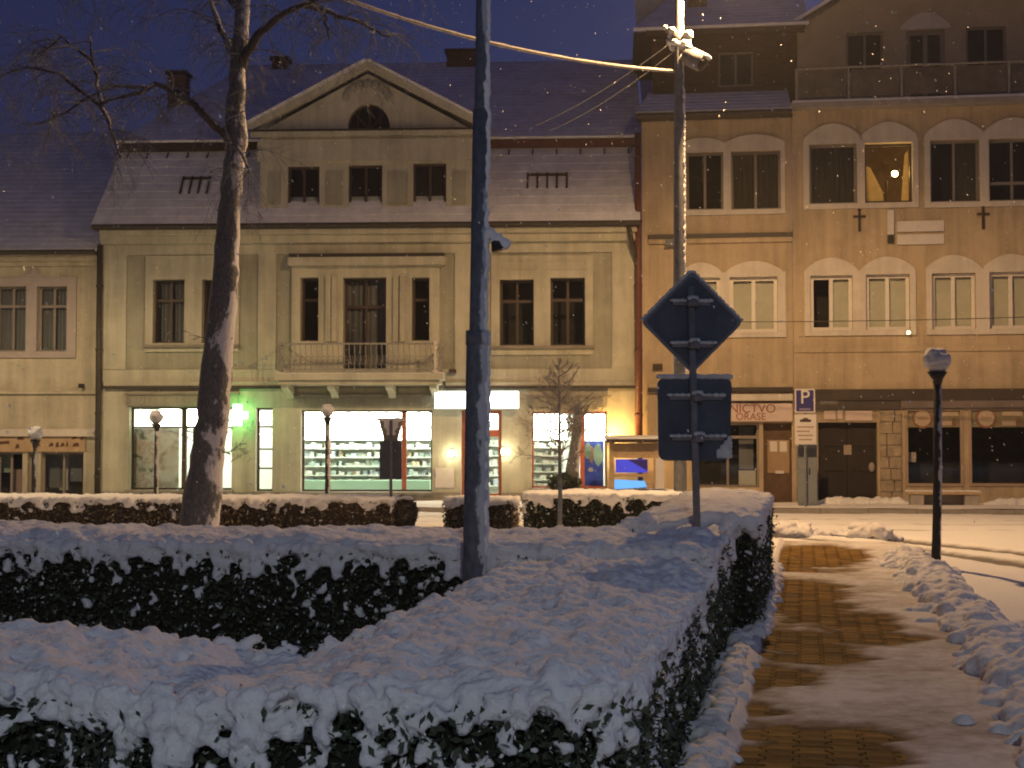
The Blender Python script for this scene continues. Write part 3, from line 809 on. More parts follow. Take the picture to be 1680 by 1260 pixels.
def roof_rows(name, m, B, pts0, pts1, rows, th=.10, step=.03):
    """pitched roof between a lower edge (two points) and an upper edge (two points), laid in stepped courses"""
    a0, a1 = Vector(pts0[0]), Vector(pts0[1]); b0, b1 = Vector(pts1[0]), Vector(pts1[1])
    n = (a1 - a0).cross(b0 - a0).normalized()
    if n.z < 0: n = -n
    V = MB()
    for i in range(rows):
        f0, f1 = i / rows, (i + 1) / rows
        p0, p1 = a0.lerp(b0, f0), a1.lerp(b1, f0); q0, q1 = a0.lerp(b0, f1), a1.lerp(b1, f1)
        # wavy lower edge so a course does not read as a ruled line
        k = 14
        lo = [p0.lerp(p1, s / k) for s in range(k + 1)]; hi = [q0.lerp(q1, s / k) for s in range(k + 1)]
        base = len(V.v)
        for s in range(k + 1):
            j = step * (.75 + .5 * noise.noise(Vector((i * 1.7, s * .9, 0))))
            V.v += [tuple(lo[s] + n * (th - j)), tuple(lo[s] + n * (th + j)), tuple(hi[s] + n * (th))]
        for s in range(k):
            c = base + s * 3
            V.f += [(c, c + 3, c + 4, c + 1), (c + 1, c + 4, c + 5, c + 2)]
    e0, e1, g0, g1 = a0, a1, b0, b1
    V.add([e0, e1, g1, g0], [(0, 3, 2, 1)])
    V.add([e0, e1, e1 + n * th, e0 + n * th], [(0, 1, 2, 3)])
    V.add([e0, g0, g0 + n * th, e0 + n * th], [(0, 3, 2, 1)]); V.add([e1, g1, g1 + n * th, e1 + n * th], [(0, 1, 2, 3)])
    return V.build(name, m, B)
def downpipe(B, name, m, u, v, z0, z1, r=.06, elbow=None):
    b = MB(); pts = [(u, v, z0), (u, v, z1)]
    if elbow: pts += [(u + elbow * .5, v + .02, z1 + .25), (u + elbow, v + .05, z1 + .45)]
    b.tube(pts, r, 10)
    for z in np.arange(z0 + .6, z1, 1.6): b.tube([(u, v, z), (u, v, z + .05)], r * 1.25, 10)
    return b.build(name, m, B, True)
def arch_poly(u0, u1, z0, rise, n=12, flat=.12):
    pts = [(u0, z0), (u1, z0)]
    for i in range(n + 1):
        k = i / n
        s = math.sin(math.pi * k) ** .85
        pts.append((u1 + (u0 - u1) * k, z0 + flat * rise + rise * (1 - flat) * s))
    return pts

# ================================================================== the cream pharmacy house in the middle
BM = house('pharmacy_house', 'cream two-storey house with lit shop windows, balcony and pedimented dormer', FM)
UL, UR = FM.U(166), FM.U(1046)
Ze = FM.Z(376)
Zg = FM.Z(637)
W1 = [FM.rect(r) for r in ((252, 459, 303, 563), (332, 459, 384, 563), (494, 456, 523, 612), (564, 456, 634, 612), (676, 456, 705, 612), (820, 459, 876, 567), (903, 456, 960, 567))]
# the two narrow lights end at sill height
for i in (2, 4): W1[i] = (W1[i][0], FM.Z(559), W1[i][2], W1[i][3])
GF = {'left': FM.rect((213, 668, 380, 804)), 'slim': FM.rect((420, 669, 447, 806)), 'big': FM.rect((494, 673, 709, 807)), 'door': FM.rect((757, 673, 823, 822)), 'right': FM.rect((872, 675, 996, 801))}
MB().wall(UL, UR, Zg, Ze, W1, 0, .32).build('upper_wall', CREAMD, BM)
MB().wall(UL, UR, .1, Zg - .002, list(GF.values()), -.03, .34).build('ground_floor_wall', CREAM, BM)
MB().add([(UL, .002, 0), (UL, 9, 0), (UL, 9, Ze), (UL, .002, Ze)], [(0, 1, 2, 3)]).add([(UR, .002, 0), (UR, 9, 0), (UR, 9, Ze), (UR, .002, Ze)], [(3, 2, 1, 0)]).add([(UL, 9, 0), (UR, 9, 0), (UR, 9, Ze), (UL, 9, Ze)], [(3, 2, 1, 0)]).build('side_wall', CREAM, BM)
# plinth stones between the openings
pu = [UL, GF['door'][0], GF['door'][2], UR]
for a, b_ in ((UL, GF['door'][0] - .01), (GF['door'][2] + .01, UR)):
    n = max(1, int((b_ - a) / 1.1))
    for i in range(n):
        box('plinth_stone', PLINTH, BM, a + (b_ - a) * i / n + .008, -.085 + random.uniform(-.006, .006), .1, a + (b_ - a) * (i + 1) / n - .008, -.032, FM.Z(808))
# pale pilasters, bands and surrounds, all a little proud of the olive panels
for x0, x1 in ((168, 206), (424, 452), (746, 782), (1004, 1044)):
    strip(BM, FM, 'pilaster', CREAM, (x0, 404, x1, 606), -.05, .05)
strip(BM, FM, 'frieze', CREAM, (168, 394, 1044, 413), -.055, .055)
strip(BM, FM, 'cornice', CREAM, (164, 380, 1045, 394), -.22, .22)
strip(BM, FM, 'cornice_moulding', CREAM, (163, 374, 1045, 379.6), -.34, .34)
strip(BM, FM, 'base_band', CREAM, (168, 607, 1044, 626), -.06, .06)
for x0, x1 in ((170, 460), (731, 1042)):
    strip(BM, FM, 'string_course', CREAM, (x0, 627, x1, 633), -.13, .13)
    strip(BM, FM, 'dark_ledge_strip', GUTTER, (x0 - 1, 633, x1 + 1, 637), -.15, .13)  # dark strip paints the shadow of the string course
S1 = FM.rect((240, 420, 392, 577)); S3 = FM.rect((806, 420, 973, 582))
MB().slab(S1[0], S1[2], S1[1], S1[3], W1[0:2], -.06, 0).build('window_surround', CREAM, BM)
MB().slab(S3[0], S3[2], S3[1], S3[3], W1[5:7], -.06, 0).build('window_surround', CREAM, BM)
S2 = FM.rect((480, 434, 721, 612))
MB().slab(S2[0], S2[2], S2[1], S2[3], [W1[2], (W1[3][0], S2[1], W1[3][2], W1[3][3]), W1[4]], -.10, 0).build('portal_surround', CREAM, BM)
for x in (538, 548, 649, 660):
    strip(BM, FM, 'portal_column', CREAM, (x - 4, 452, x + 4, 560), -.17, .07)
strip(BM, FM, 'portal_cornice', CREAM, (472, 422, 730, 434), -.28, .28)
strip(BM, FM, 'portal_cornice', CREAM, (478, 434.3, 724, 438), -.16, .16)
strip(BM, FM, 'portal_roof', GUTTER, (474, 416, 728, 421.6), -.24, .24)
# raised plaster frames above the right pair of windows
for x0, x1 in ((818, 882), (896, 963)):
    b = MB(); u0, z0, u1, z1 = FM.rect((x0, 427, x1, 443))
    for q in ((u0, z0, u1, z0 + .035), (u0, z1 - .035, u1, z1), (u0, z0 + .036, u0 + .035, z1 - .036), (u1 - .035, z0 + .036, u1, z1 - .036)): b.box(q[0], -.085, q[1], q[2], -.06, q[3])
    b.build('plaster_frame', CREAM, BM)
for i, w in enumerate(W1):
    if i == 3: window(BM, w, .0, .22, 2, .70, WFRAME, 'curtain', CURTG, name='balcony_door')
    elif i in (2, 4): window(BM, w, .0, .20, 1, .66, WFRAME, None)
    else: window(BM, w, .0, .20, 2, .68, WFRAME, 'curtain' if i in (0, 1) else None, CURTG)
for S, zpx in ((S1, 564), (S3, 568)):
    box('window_sill', PLINTH, BM, S[0] - .03, -.16, FM.Z(zpx + 4), S[2] + .03, -.061, FM.Z(zpx))
# balcony
bu0, bu1 = FM.U(452, -.9), FM.U(727, -.9); bz = FM.Z(612, -.95)
bal = box('balcony', CREAM, BM, bu0, -1.0, bz - .16, bu1, -.10, bz)
box('moulding', CREAM, bal, bu0 + .08, -.92, bz - .27, bu1 - .08, -.10, bz - .162)
box('snow_layer', SNOW, bal, bu0 + .03, -.86, bz + .002, bu1 - .03, -.12, bz + .035)
for x in (470, 545, 640, 712):
    uu = FM.U(x, -.6); MB().prism_x([(-.03, bz - .275), (-.85, bz - .275), (-.80, bz - .36), (-.35, bz - .46), (-.03, bz - .62)], uu - .09, uu + .09).build('bracket', CREAM, bal)
zr = FM.Z(563, -.95)
rail = MB().tube([(bu0 + .03, -.12, zr), (bu0 + .03, -.95, zr), (bu1 - .1, -.95, zr), (bu1 - .1, -.12, zr)], .028, 6).tube([(bu0 + .03, -.12, bz + .1), (bu0 + .03, -.95, bz + .1), (bu1 - .1, -.95, bz + .1), (bu1 - .1, -.12, bz + .1)], .02, 6).build('balcony_railing', IRONL, BM)
n = 30
def baluster(x, y):
    pts = [(x, y, bz + .1), (x, y, bz + .25), (x + .03, y - .05, bz + .38), (x + .01, y - .03, bz + .5), (x, y, zr)]
    b = MB().tube(pts, .011, 5)
    return b.build('baluster', IRONL, rail)
for i in range(n): baluster(bu0 + .08 + (bu1 - bu0 - .24) * i / (n - 1), -.95)
for i in range(6): baluster(bu0 + .03, -.25 - i * .13); baluster(bu1 - .1, -.25 - i * .13)
for i in range(n - 1):
    c = bu0 + .08 + (bu1 - bu0 - .24) * (i + .5) / (n - 1); pts = []
    for k in range(15):
        a = k * .62; rr_ = .016 + .0055 * k
        pts.append((c + rr_ * math.cos(a) * .8, -.95, bz + .30 + rr_ * math.sin(a) * 1.5))
    MB().tube(pts, .008, 4).build('scroll', IRONL, rail)
nb_ = MB(); ux = FM.U(714, -.95)
for z, r in ((bz + .04, .075), (bz + .36, .06), (bz + .62, .055), (zr + .03, .07)): nb_.ball((ux, -.97, z), r, 10, 6, 1, 1, .8)
nb_.tube([(ux, -.97, bz), (ux, -.97, zr)], .038, 8)
nb_.build('newel_post', SURR, rail, True)
# mansard roof, ledges, upper roof
ev = -.42; zE = Ze + .06
vl = 1.25; zl = FM.Z(246, vl); uL2 = FM.U(200, vl, 246); uR2 = FM.U(1047, vl, 240)
eave = MB().box(UL - .1, ev, Ze + .001, UR + .05, .3, zE + .02).build('eaves_board', GUTTER, BM)
MB().tube([(UL - .12, ev - .05, zE + .01), (UR + .06, ev - .05, zE + .01)], .065, 8).build('gutter', GUTTER, BM)
mroof = roof_rows('mansard_roof', SNOWROOF, BM, [(UL - .15, ev, zE), (UR + .06, ev, zE)], [(uL2, vl, zl), (uR2, vl, zl)], 9, .07, .014)
MB().add([(UL - .15, ev, zE), (uL2, vl, zl), (uL2, 9, zl), (UL - .15, 9, zE)], [(0, 1, 2, 3)]).build('hip_side', SNOWROOF, BM)
du0, du1 = FM.U(425, -.12), FM.U(776, -.12)
lz1 = zl + .16
for a, b_ in ((uL2 - .05, FM.U(424, vl)), (FM.U(777, vl), uR2 + .05)):
    box('roof_ledge', REDB if a > 0 else DARKB, BM, a, vl - .18, zl + .03, b_, vl + .3, zl + .24)
    box('ledge_board', DARKB, BM, a + .03, vl - .05, zl - .10, b_ - .03, vl + .2, zl + .028)
    for k in range(7): 
        uu = a + (b_ - a) * (k + .5) / 7; MB().tube([(uu, vl - .14, zl - .02), (uu, vl - .30, zl - .18)], .02, 5).build('snow_hook', GUTTER, BM)
rv = 6.0; zr2 = FM.Z(104, rv)
roof_rows('upper_roof', SNOWROOF, BM, [(uL2 - .1, vl - .2, zl + .25), (uR2 + .1, vl - .2, zl + .25)], [(uL2 + 2.2, rv, zr2), (uR2 + .1, rv, zr2)], 22, .06, .005)
MB().add([(uL2 + 2.2, rv, zr2 + .06), (uR2 + .1, rv, zr2 + .06), (uR2 + .1, 11, zl), (uL2, 11, zl)], [(0, 1, 2, 3)]).add([(uL2 - .1, vl - .2, zl + .25), (uL2 + 2.2, rv, zr2 + .06), (uL2, 11, zl)], [(0, 1, 2)]).add([(uR2 + .1, vl - .2, zl + .25), (uR2 + .1, rv, zr2 + .06), (uR2 + .1, 11, zl)], [(0, 2, 1)]).build('rear_roof', SNOWROOF, BM)
# skylights half buried in snow
def skylight(x0, y0, x1, y1, cols):
    vv = .55; u0, z0, u1, z1 = FM.rect((x0, y0, x1, y1), vv)
    k = (vl - ev) / (zl - zE); Y = lambda z: ev + (z - zE) * k
    o = MB().add([(u0, Y(z0) - .10, z0), (u1, Y(z0) - .10, z0), (u1, Y(z1) - .10, z1), (u0, Y(z1) - .10, z1), (u0, Y(z0) + .05, z0), (u1, Y(z0) + .05, z0), (u1, Y(z1) + .05, z1), (u0, Y(z1) + .05, z1)],
              [(0, 1, 2, 3), (0, 4, 5, 1), (1, 5, 6, 2), (2, 6, 7, 3), (3, 7, 4, 0)]).build('skylight', SNOWROOF, BM)
    b = MB()
    for i in range(cols + 1):
        uu = u0 + (u1 - u0) * i / cols; b.tube([(uu, Y(z0) - .16, z0 - .05), (uu, Y(z1) - .16, z1)], .028, 5)
    b.tube([(u0, Y(z1) - .15, z1 - .05), (u1, Y(z1) - .15, z1 - .05)], .05, 5)
    b.build('guard_rail', DARKB, o)
skylight(866, 284, 930, 308, 4); skylight(302, 290, 345, 318, 3)
# chimneys
def chimney(B, F, r, v, d=.7, m=TILE, cap=True, zbase=None):
    u0, z0, u1, z1 = F.rect(r, v)
    o = box('chimney', m, B, u0, v, zbase if zbase is not None else z0 - 1.2, u1, v + d, z1)
    if cap:
        box('chimney_cap', DARKB, o, u0 - .06, v - .06, z1 + .002, u1 + .06, v + d + .06, z1 + .10)
        snow_mass('snow_cap', [((u0 + (u1 - u0) * (i + .5) / 5, v + d / 2, z1 + .12), ((u1 - u0) / 6, d * .5, .05)) for i in range(5)], [], .05, SNOW, o, amp=.01)
    return o
chimney(BM, FM, (733, 86, 786, 116), 5.6); chimney(BM, FM, (275, 122, 303, 228), 3.2, .5); chimney(BM, FM, (446, 98, 470, 130), 5.6, .5)
# pedimented dormer
dv = -.12
zb, zd = FM.Z(366, dv), FM.Z(221, dv)
DW = [FM.rect(r, dv) for r in ((472, 273, 524, 349), (572, 271, 627, 349), (678, 268, 732, 347))]
dorm = MB().wall(du0, du1, zb, zd, DW, dv, .3).add([(du0, dv, zb), (du0, 5, zb), (du0, 5, zd), (du0, dv, zd)], [(0, 3, 2, 1)]).add([(du1, dv, zb), (du1, 5, zb), (du1, 5, zd), (du1, dv, zd)], [(0, 1, 2, 3)]).build('dormer', CREAM, BM)
box('dormer_band', CREAM, dorm, du0 - .06, dv - .07, FM.Z(262, dv), du1 + .06, dv - .001, FM.Z(226, dv))
for x0, x1 in ((440, 460), (535, 562), (636, 668), (742, 764)):
    u0, z0, u1, z1 = FM.rect((x0, 282, x1, 336), dv); box('plaster_panel', CREAMD, dorm, u0, dv - .03, z0, u1, dv - .001, z1)
box('dormer_flashing', GUTTER, dorm, du0 - .02, dv - .05, FM.Z(345, dv), du1 + .02, dv - .001, FM.Z(342, dv))
zc = FM.Z(214, dv)
box('pediment_cornice', CREAM, dorm, du0 - .22, dv - .17, zd + .001, du1 + .22, dv + .02, zc)
box('cornice_flashing', GUTTER, dorm, du0 - .24, dv - .20, zc + .001, du1 + .24, dv - .05, zc + .05)
za = FM.Z(118, dv); uc = FM.U(601, dv)
lun = FM.rect((570, 170, 640, 210), dv)
lu0, lz0, lu1, lz1 = lun
nn = 14; arc = [((lu0 + lu1) / 2 + (lu1 - lu0) / 2 * math.cos(math.pi * i / nn), lz0 + (lz1 - lz0) * math.sin(math.pi * i / nn)) for i in range(nn + 1)]
tb = MB()
poly = [(du0, zc + .02), (lu0, zc + .02)] + [(a, max(b_, zc + .021)) for a, b_ in arc[::-1]] + [(lu1, zc + .02), (du1, zc + .02), (uc, za)]
left = [(du0, zc + .02)] + [(a, b_) for a, b_ in arc[::-1][:nn // 2 + 1]] + [(uc, za)]
right = [(uc, za)] + [(a, b_) for a, b_ in arc[::-1][nn // 2:]] + [(du1, zc + .02)]
tb.v = [(a, dv, b_) for a, b_ in left] + [(a, dv, b_) for a, b_ in right]
tb.f = [tuple(range(len(left)))[::-1], tuple(range(len(left), len(left) + len(right)))[::-1]]
# wall of the lunette reveal
k = len(tb.v); tb.v += [(a, dv, b_) for a, b_ in arc] + [(a, dv + .25, b_) for a, b_ in arc]
tb.f += [(k + i, k + i + 1, k + nn + 2 + i, k + nn + 1 + i) for i in range(nn)]
tb.build('tympanum', CREAM, dorm)
lg = MB(); lg.v = [(a, dv + .2, b_) for a, b_ in arc]; lg.f = [tuple(range(nn + 1))]
lwn = MB().tube([(a, dv + .18, b_) for a, b_ in arc], .035, 5).tube([((lu0 + lu1) / 2, dv + .18, lz0), ((lu0 + lu1) / 2, dv + .18, lz1)], .03, 5).tube([((lu0 + lu1) / 2, dv + .18, lz0), (lu0 + .12, dv + .18, lz0 + .45)], .02, 5).tube([((lu0 + lu1) / 2, dv + .18, lz0), (lu1 - .12, dv + .18, lz0 + .45)], .02, 5).build('lunette_window', WFRAME, dorm)
lg.build('pane', GLASS, lwn); MB().box(lu0 - .2, dv + .8, lz0 - .1, lu1 + .2, dv + .83, lz1 + .2).build('dark_backing_sheet', DARKIN, lwn)
for sgn, ue in ((-1, du0 - .25), (1, du1 + .25)):
    a = Vector((ue, 0, zc + .03)); b_ = Vector((uc, 0, za + .10)); b_ = b_ + (b_ - a).normalized() * .085; n_ = Vector((-(b_ - a).z, 0, (b_ - a).x)).normalized()
    if n_.z < 0: n_ = -n_
    pl_ = [a, a + n_ * .16, b_ + n_ * .16, b_]
    pp = [(q.x, q.z) for q in pl_]
    if sgn > 0: pp = pp[::-1]
    MB().prism(pp, dv - .15, dv + .05).build('raking_cornice', CREAM, dorm)
    q0 = a + n_ * .17; q1_ = b_ + n_ * .17
    roof_rows('dormer_roof', SNOWROOF, dorm, [(q0.x, dv - .20, q0.z), (q0.x, 5.5, q0.z)], [(q1_.x, dv - .20, q1_.z), (q1_.x, 5.5, q1_.z)], 4, .07, .02)
for w in DW: window(dorm, w, dv, .10, 2, None, WFRAME, None, room=.12)
# relief ornament below the apex
for k in range(9):
    a = math.pi * (k + .5) / 9; MB().ball((uc + .55 * math.cos(a), dv - .03, FM.Z(160, dv) + .38 * math.sin(a)), .10, 8, 5, 1, .5, 1.3).build('plaster_leaf', CREAMD, dorm, True)
# downpipes
downpipe(BM, 'downpipe', GUTTER, UL - .02, -.13, .1, Ze - .35, .075, -.0)
downpipe(BM, 'downpipe', REDB, UR + .02, -.20, FM.Z(722), zl + .1, .085)
MB().tube([(UR - .22, -.40, Ze), (UR - .15, -.35, Ze - .35), (UR - .02, -.2, Ze - .8)], .06, 8).build('gutter_elbow', GUTTER, BM, True)
box('wall_box', DARKB, BM, FM.U(738), -.2, FM.Z(612), FM.U(749), -.06, FM.Z(606))
# ground floor friezes over the shop windows
for r in ((208, 648, 392, 665), (482, 651, 712, 667), (868, 651, 996, 668)):
    u0, z0, u1, z1 = FM.rect(r, -.03)
    fz_ = box('shop_frieze', CREAMD, BM, u0, -.10, z0, u1, -.031, z1)
    box('frieze_flashing', PLINTH, fz_, u0 - .03, -.15, z1 + .001, u1 + .03, -.031, z1 + .05)
    nl = int((u1 - u0) / .16)
    for k in range(nl):
        a = u0 + .06 + k * (u1 - u0 - .12) / nl
        box('relief_block', CREAMD, fz_, a, -.122, z0 + .06, a + .09 * random.uniform(.6, 1.1), -.101, z1 - .05)

# shop fronts
def shopwin(r, cols, rows, fm, **k): return window(BM, r, -.03, .24, cols, None, fm, back=None, rows=rows, fw=.05, **k)
def shop_window(r, mull, rows, fm, label=None, mullm=None):
    u0, z0, u1, z1 = r; y = .18
    b = MB(); fw = .05
    b.box(u0 + .002, y, z0 + .002, u0 + fw, y + .07, z1 - .002); b.box(u1 - fw, y, z0 + .002, u1 - .002, y + .07, z1 - .002)
    b.box(u0 + fw, y, z0 + .002, u1 - fw, y + .07, z0 + fw); b.box(u0 + fw, y, z1 - fw, u1 - fw, y + .07, z1 - .002)
    for q in rows: b.box(u0 + fw, y + .005, q - .022, u1 - fw, y + .06, q + .022)
    o = b.build('shop_window', fm, BM, label=label)
    us = [u0 + fw] + list(mull) + [u1 - fw]
    for q in mull: box('mullion', mullm or fm, o, q - .055, y - .02, z0 + fw, q + .055, y + .09, z1 - fw)
    zs = [z0 + fw] + sorted(rows) + [z1 - fw]
    for i in range(len(us) - 1):
        for j in range(len(zs) - 1):
            MB().add([(us[i], y + .04, zs[j]), (us[i + 1], y + .04, zs[j]), (us[i + 1], y + .04, zs[j + 1]), (us[i], y + .04, zs[j + 1])], [(0, 1, 2, 3)]).build('pane', GLASS, o)
    box('sill', PLINTH, o, u0 - .06, -.16, z0 - .07, u1 + .06, y - .001, z0 - .003)
    return o
wl = shop_window(GF['left'], [FM.U(300)], [FM.Z(701)], DARKB)
ws = shop_window(GF['slim'], [], [FM.Z(700), FM.Z(737), FM.Z(769)], DARKB)
wb = shop_window(GF['big'], [FM.U(536), FM.U(662)], [], DARKB, mullm=REDF)
wr = shop_window(GF['right'], [FM.U(955)], [], REDF)
# door leaf with glazing
u0, z0, u1, z1 = GF['door']
dr = MB().box(u0 + .002, .16, z0, u0 + .09, .24, z1 - .002).box(u1 - .09, .16, z0, u1 - .002, .24, z1 - .002).box(u0 + .09, .16, z1 - .09, u1 - .09, .24, z1 - .002).box(u0 + .09, .155, FM.Z(716), u1 - .09, .245, FM.Z(705)).box(u0 + .09, .16, z0, u1 - .09, .24, z0 + .18).box((u0 + u1) / 2 - .04, .157, z0 + .18, (u0 + u1) / 2 + .04, .243, FM.Z(716)).build('shop_door', REDF, BM)
for a, b_ in ((u0 + .09, (u0 + u1) / 2 - .04), ((u0 + u1) / 2 + .04, u1 - .09)): MB().add([(a, .2, z0 + .18), (b_, .2, z0 + .18), (b_, .2, FM.Z(716)), (a, .2, FM.Z(716))], [(0, 1, 2, 3)]).build('pane', GLASS, dr)
MB().add([(u0 + .09, .2, FM.Z(705)), (u1 - .09, .2, FM.Z(705)), (u1 - .09, .2, z1 - .09), (u0 + .09, .2, z1 - .09)], [(0, 1, 2, 3)]).build('pane', GLASS, dr)
MB().tube([((u0 + u1) / 2 + .08, .12, 1.0), ((u0 + u1) / 2 + .08, .12, 1.35)], .018, 6).build('handle', GALV, dr)
# shop interior
ru0, ru1, rd, rz = FM.U(190), FM.U(1020), 3.6, FM.Z(655)
room = MB()
for f in ([(ru0, .33, .1), (ru1, .33, .1), (ru1, rd, .1), (ru0, rd, .1)], [(ru0, .33, rz), (ru0, rd, rz), (ru1, rd, rz), (ru1, .33, rz)], [(ru0, rd, .1), (ru1, rd, .1), (ru1, rd, rz), (ru0, rd, rz)],
          [(ru0, .33, .1), (ru0, rd, .1), (ru0, rd, rz), (ru0, .33, rz)], [(ru1, .33, .1), (ru1, .33, rz), (ru1, rd, rz), (ru1, rd, .1)]):
    room.add(f, [(0, 1, 2, 3)])
room.build('shop_room', WHITEW, BM)
def shelves(ua, ub, v, z0, z1, n, seed):
    rng = random.Random(seed)
    o = MB().box(ua, v, z0, ub, v + .03, z1).build('shelf_unit', SHELF, BM)
    for i in range(n + 1):
        z = z0 + (z1 - z0) * i / n
        box('shelf', SHELF, o, ua, v - .34, z, ub, v - .001, z + .03)
    cols = [(.68, .74, .66), (.48, .60, .56), (.74, .74, .70), (.48, .54, .62), (.66, .56, .40), (.34, .42, .38)]
    groups = {}
    for i in range(n):
        z = z0 + (z1 - z0) * i / n + .031; u = ua + .03; hmax = (z1 - z0) / n - .07
        while u < ub - .1:
            w = rng.uniform(.05, .16); h = hmax * rng.uniform(.4, .95); c = rng.choice((0, 0, 0, 2, 2, 1, 3, 4, 5))
            groups.setdefault(c, MB()).box(u, v - rng.uniform(.18, .32), z, u + w, v - .03, z + h); u += w + rng.choice((.006, .01, .02, .09))
    for c, b in groups.items(): b.build('product_boxes', mat('product_%d' % c, cols[c], .6), o, kind='stuff')
shelves(FM.U(488, 2.6), FM.U(715, 2.6), 2.9, .45, FM.Z(722, 2.6), 5, 1)
shelves(FM.U(868, 1.5), FM.U(925, 1.5), 1.6, .4, FM.Z(722, 1.5), 6, 2)
shelves(FM.U(745, 3.2), FM.U(840, 3.2), 3.5, .4, FM.Z(716, 3.2), 5, 3)
# lit header panels over the shelves
def header(v, xs, ys):
    for (x0, x1) in xs:
        for (y0, y1) in ys:
            u0, z0, u1, z1 = FM.rect((x0, y0, x1, y1), v)
            o = MB().box(u0, v - .05, z0, u1, v, z1).build('light_panel', LITE, BM); bevel(o, .05, 3)
header(2.4, ((499, 530), (540, 571), (573, 605), (607, 658), (666, 687), (689, 706)), ((677, 700), (704, 719)))
header(1.2, ((875, 902), (904, 930), (960, 993)), ((680, 704), (707, 722)))
header(2.2, ((300, 340), (344, 375)), ((672, 698),))
header(2.2, ((262, 296),), ((672, 698),))
header(3.0, ((775, 815),), ((677, 690),))
header(1.4, ((423, 444),), ((676, 690),))
for k in range(5):
    a = ru0 + (ru1 - ru0) * (k + .5) / 5
    MB().box(a - .7, 1.15, rz - .07, a + .7, 1.45, rz - .02).build('shelf_fill_panel', LITE, BM)  # unseen glowing panels added to light the shelf fronts
# counter and window posters
cu0, cz0, cu1, cz1 = FM.rect((496, 788, 706, 806), 1.6)
box('counter', mat('pale_green_counter', (.38, .58, .44), .6), BM, cu0, 1.5, .1, cu1, 1.9, cz1)
def print_mat(name, cols, scale):
    m = bpy.data.materials.new(name); m.use_nodes = True; nt = m.node_tree; b = nt.nodes['Principled BSDF']; b.inputs['Roughness'].default_value = .5
    tc = nt.nodes.new('ShaderNodeTexCoord'); n = nt.nodes.new('ShaderNodeTexNoise'); n.inputs['Scale'].default_value = scale; n.inputs['Detail'].default_value = 3; n.inputs['Distortion'].default_value = .6
    cr = nt.nodes.new('ShaderNodeValToRGB'); cr.color_ramp.elements.remove(cr.color_ramp.elements[1]); cr.color_ramp.elements[0].position = .25; cr.color_ramp.elements[0].color = (*cols[0], 1)
    for i, c in enumerate(cols[1:]): e = cr.color_ramp.elements.new(.25 + .5 * (i + 1) / (len(cols) - 1)); e.color = (*c, 1)
    nt.links.new(tc.outputs['Object'], n.inputs['Vector']); nt.links.new(n.outputs[0], cr.inputs[0]); nt.links.new(cr.outputs[0], b.inputs['Base Color'])
    return m
PRINT1 = print_mat('collage_print', [(.05, .055, .04), (.16, .17, .12), (.60, .58, .50), (.46, .33, .27), (.62, .60, .52), (.50, .30, .28)], 3.6)
PRINT2 = print_mat('portrait_print', [(.10, .10, .07), (.40, .31, .22), (.62, .58, .48), (.66, .66, .58), (.60, .58, .5)], 2.6)
def poster(r, v, name, m, bits):
    u0, z0, u1, z1 = FM.rect(r, v)
    o = box(name, m, BM, u0, v, z0, u1, v + .012, z1)
    for (x0, y0, x1, y1, mm) in bits:
        a = u0 + (u1 - u0) * x0; b_ = u0 + (u1 - u0) * x1; c = z1 - (z1 - z0) * y0; d = z1 - (z1 - z0) * y1
        # soft irregular printed shapes
        pts = []
        for k in range(12):
            t_ = 2 * math.pi * k / 12; f = 1 + .25 * noise.noise(Vector((x0 * 9 + math.cos(t_), y0 * 9 + math.sin(t_), 1)))
            pts.append(((a + b_) / 2 + (b_ - a) / 2 * math.cos(t_) * f, (c + d) / 2 + (c - d) / 2 * math.sin(t_) * f))
        MB().prism(pts, v - .004, v - .001).build('print', mm, o)
G1 = mat('print_grey_green', (.14, .15, .11), .7); G2 = mat('print_skin', (.42, .30, .24), .7); G3 = mat('print_pale', (.62, .60, .52), .7); G4 = mat('print_pink', (.50, .32, .30), .7)
poster((217, 703, 252, 800), .33, 'window_poster', PRINT1, ())
poster((259, 703, 293, 800), .33, 'window_poster', PRINT2, ())
poster((957, 724, 990, 798), .30, 'window_poster', BLUEPOST, ((.05, .02, .4, .40, AQUA), (.5, .05, .95, .55, AQUA), (.3, .1, .5, .5, G4), (.25, .58, .5, .68, G3), (.3, .25, .45, .33, G3)))
# notice board and wall lights at the door
nb2 = strip(BM, FM, 'notice_board', SIGNW, (714, 768, 745, 800), -.08, .05)
for x, y in ((741, 744), (826, 741)):
    uu, zz = FM.at(x, y, -.1)
    wl_ = MB().box(uu - .06, -.05, zz - .12, uu + .06, -.031, zz + .12).build('wall_light', GALV, BM)
    MB().ball((uu, -.11, zz), .055, 10, 8, 1, .8, 1.5).build('bulb', WALLBULB, wl_, True)
    L = bpy.data.lights.new('wall_light_glow', 'POINT'); L.energy = 10; L.color = (1, .85, .5); L.shadow_soft_size = .05
    lo = bpy.data.objects.new('wall_light_glow', L); lo.location = (uu, -.24, zz); link(lo, wl_)
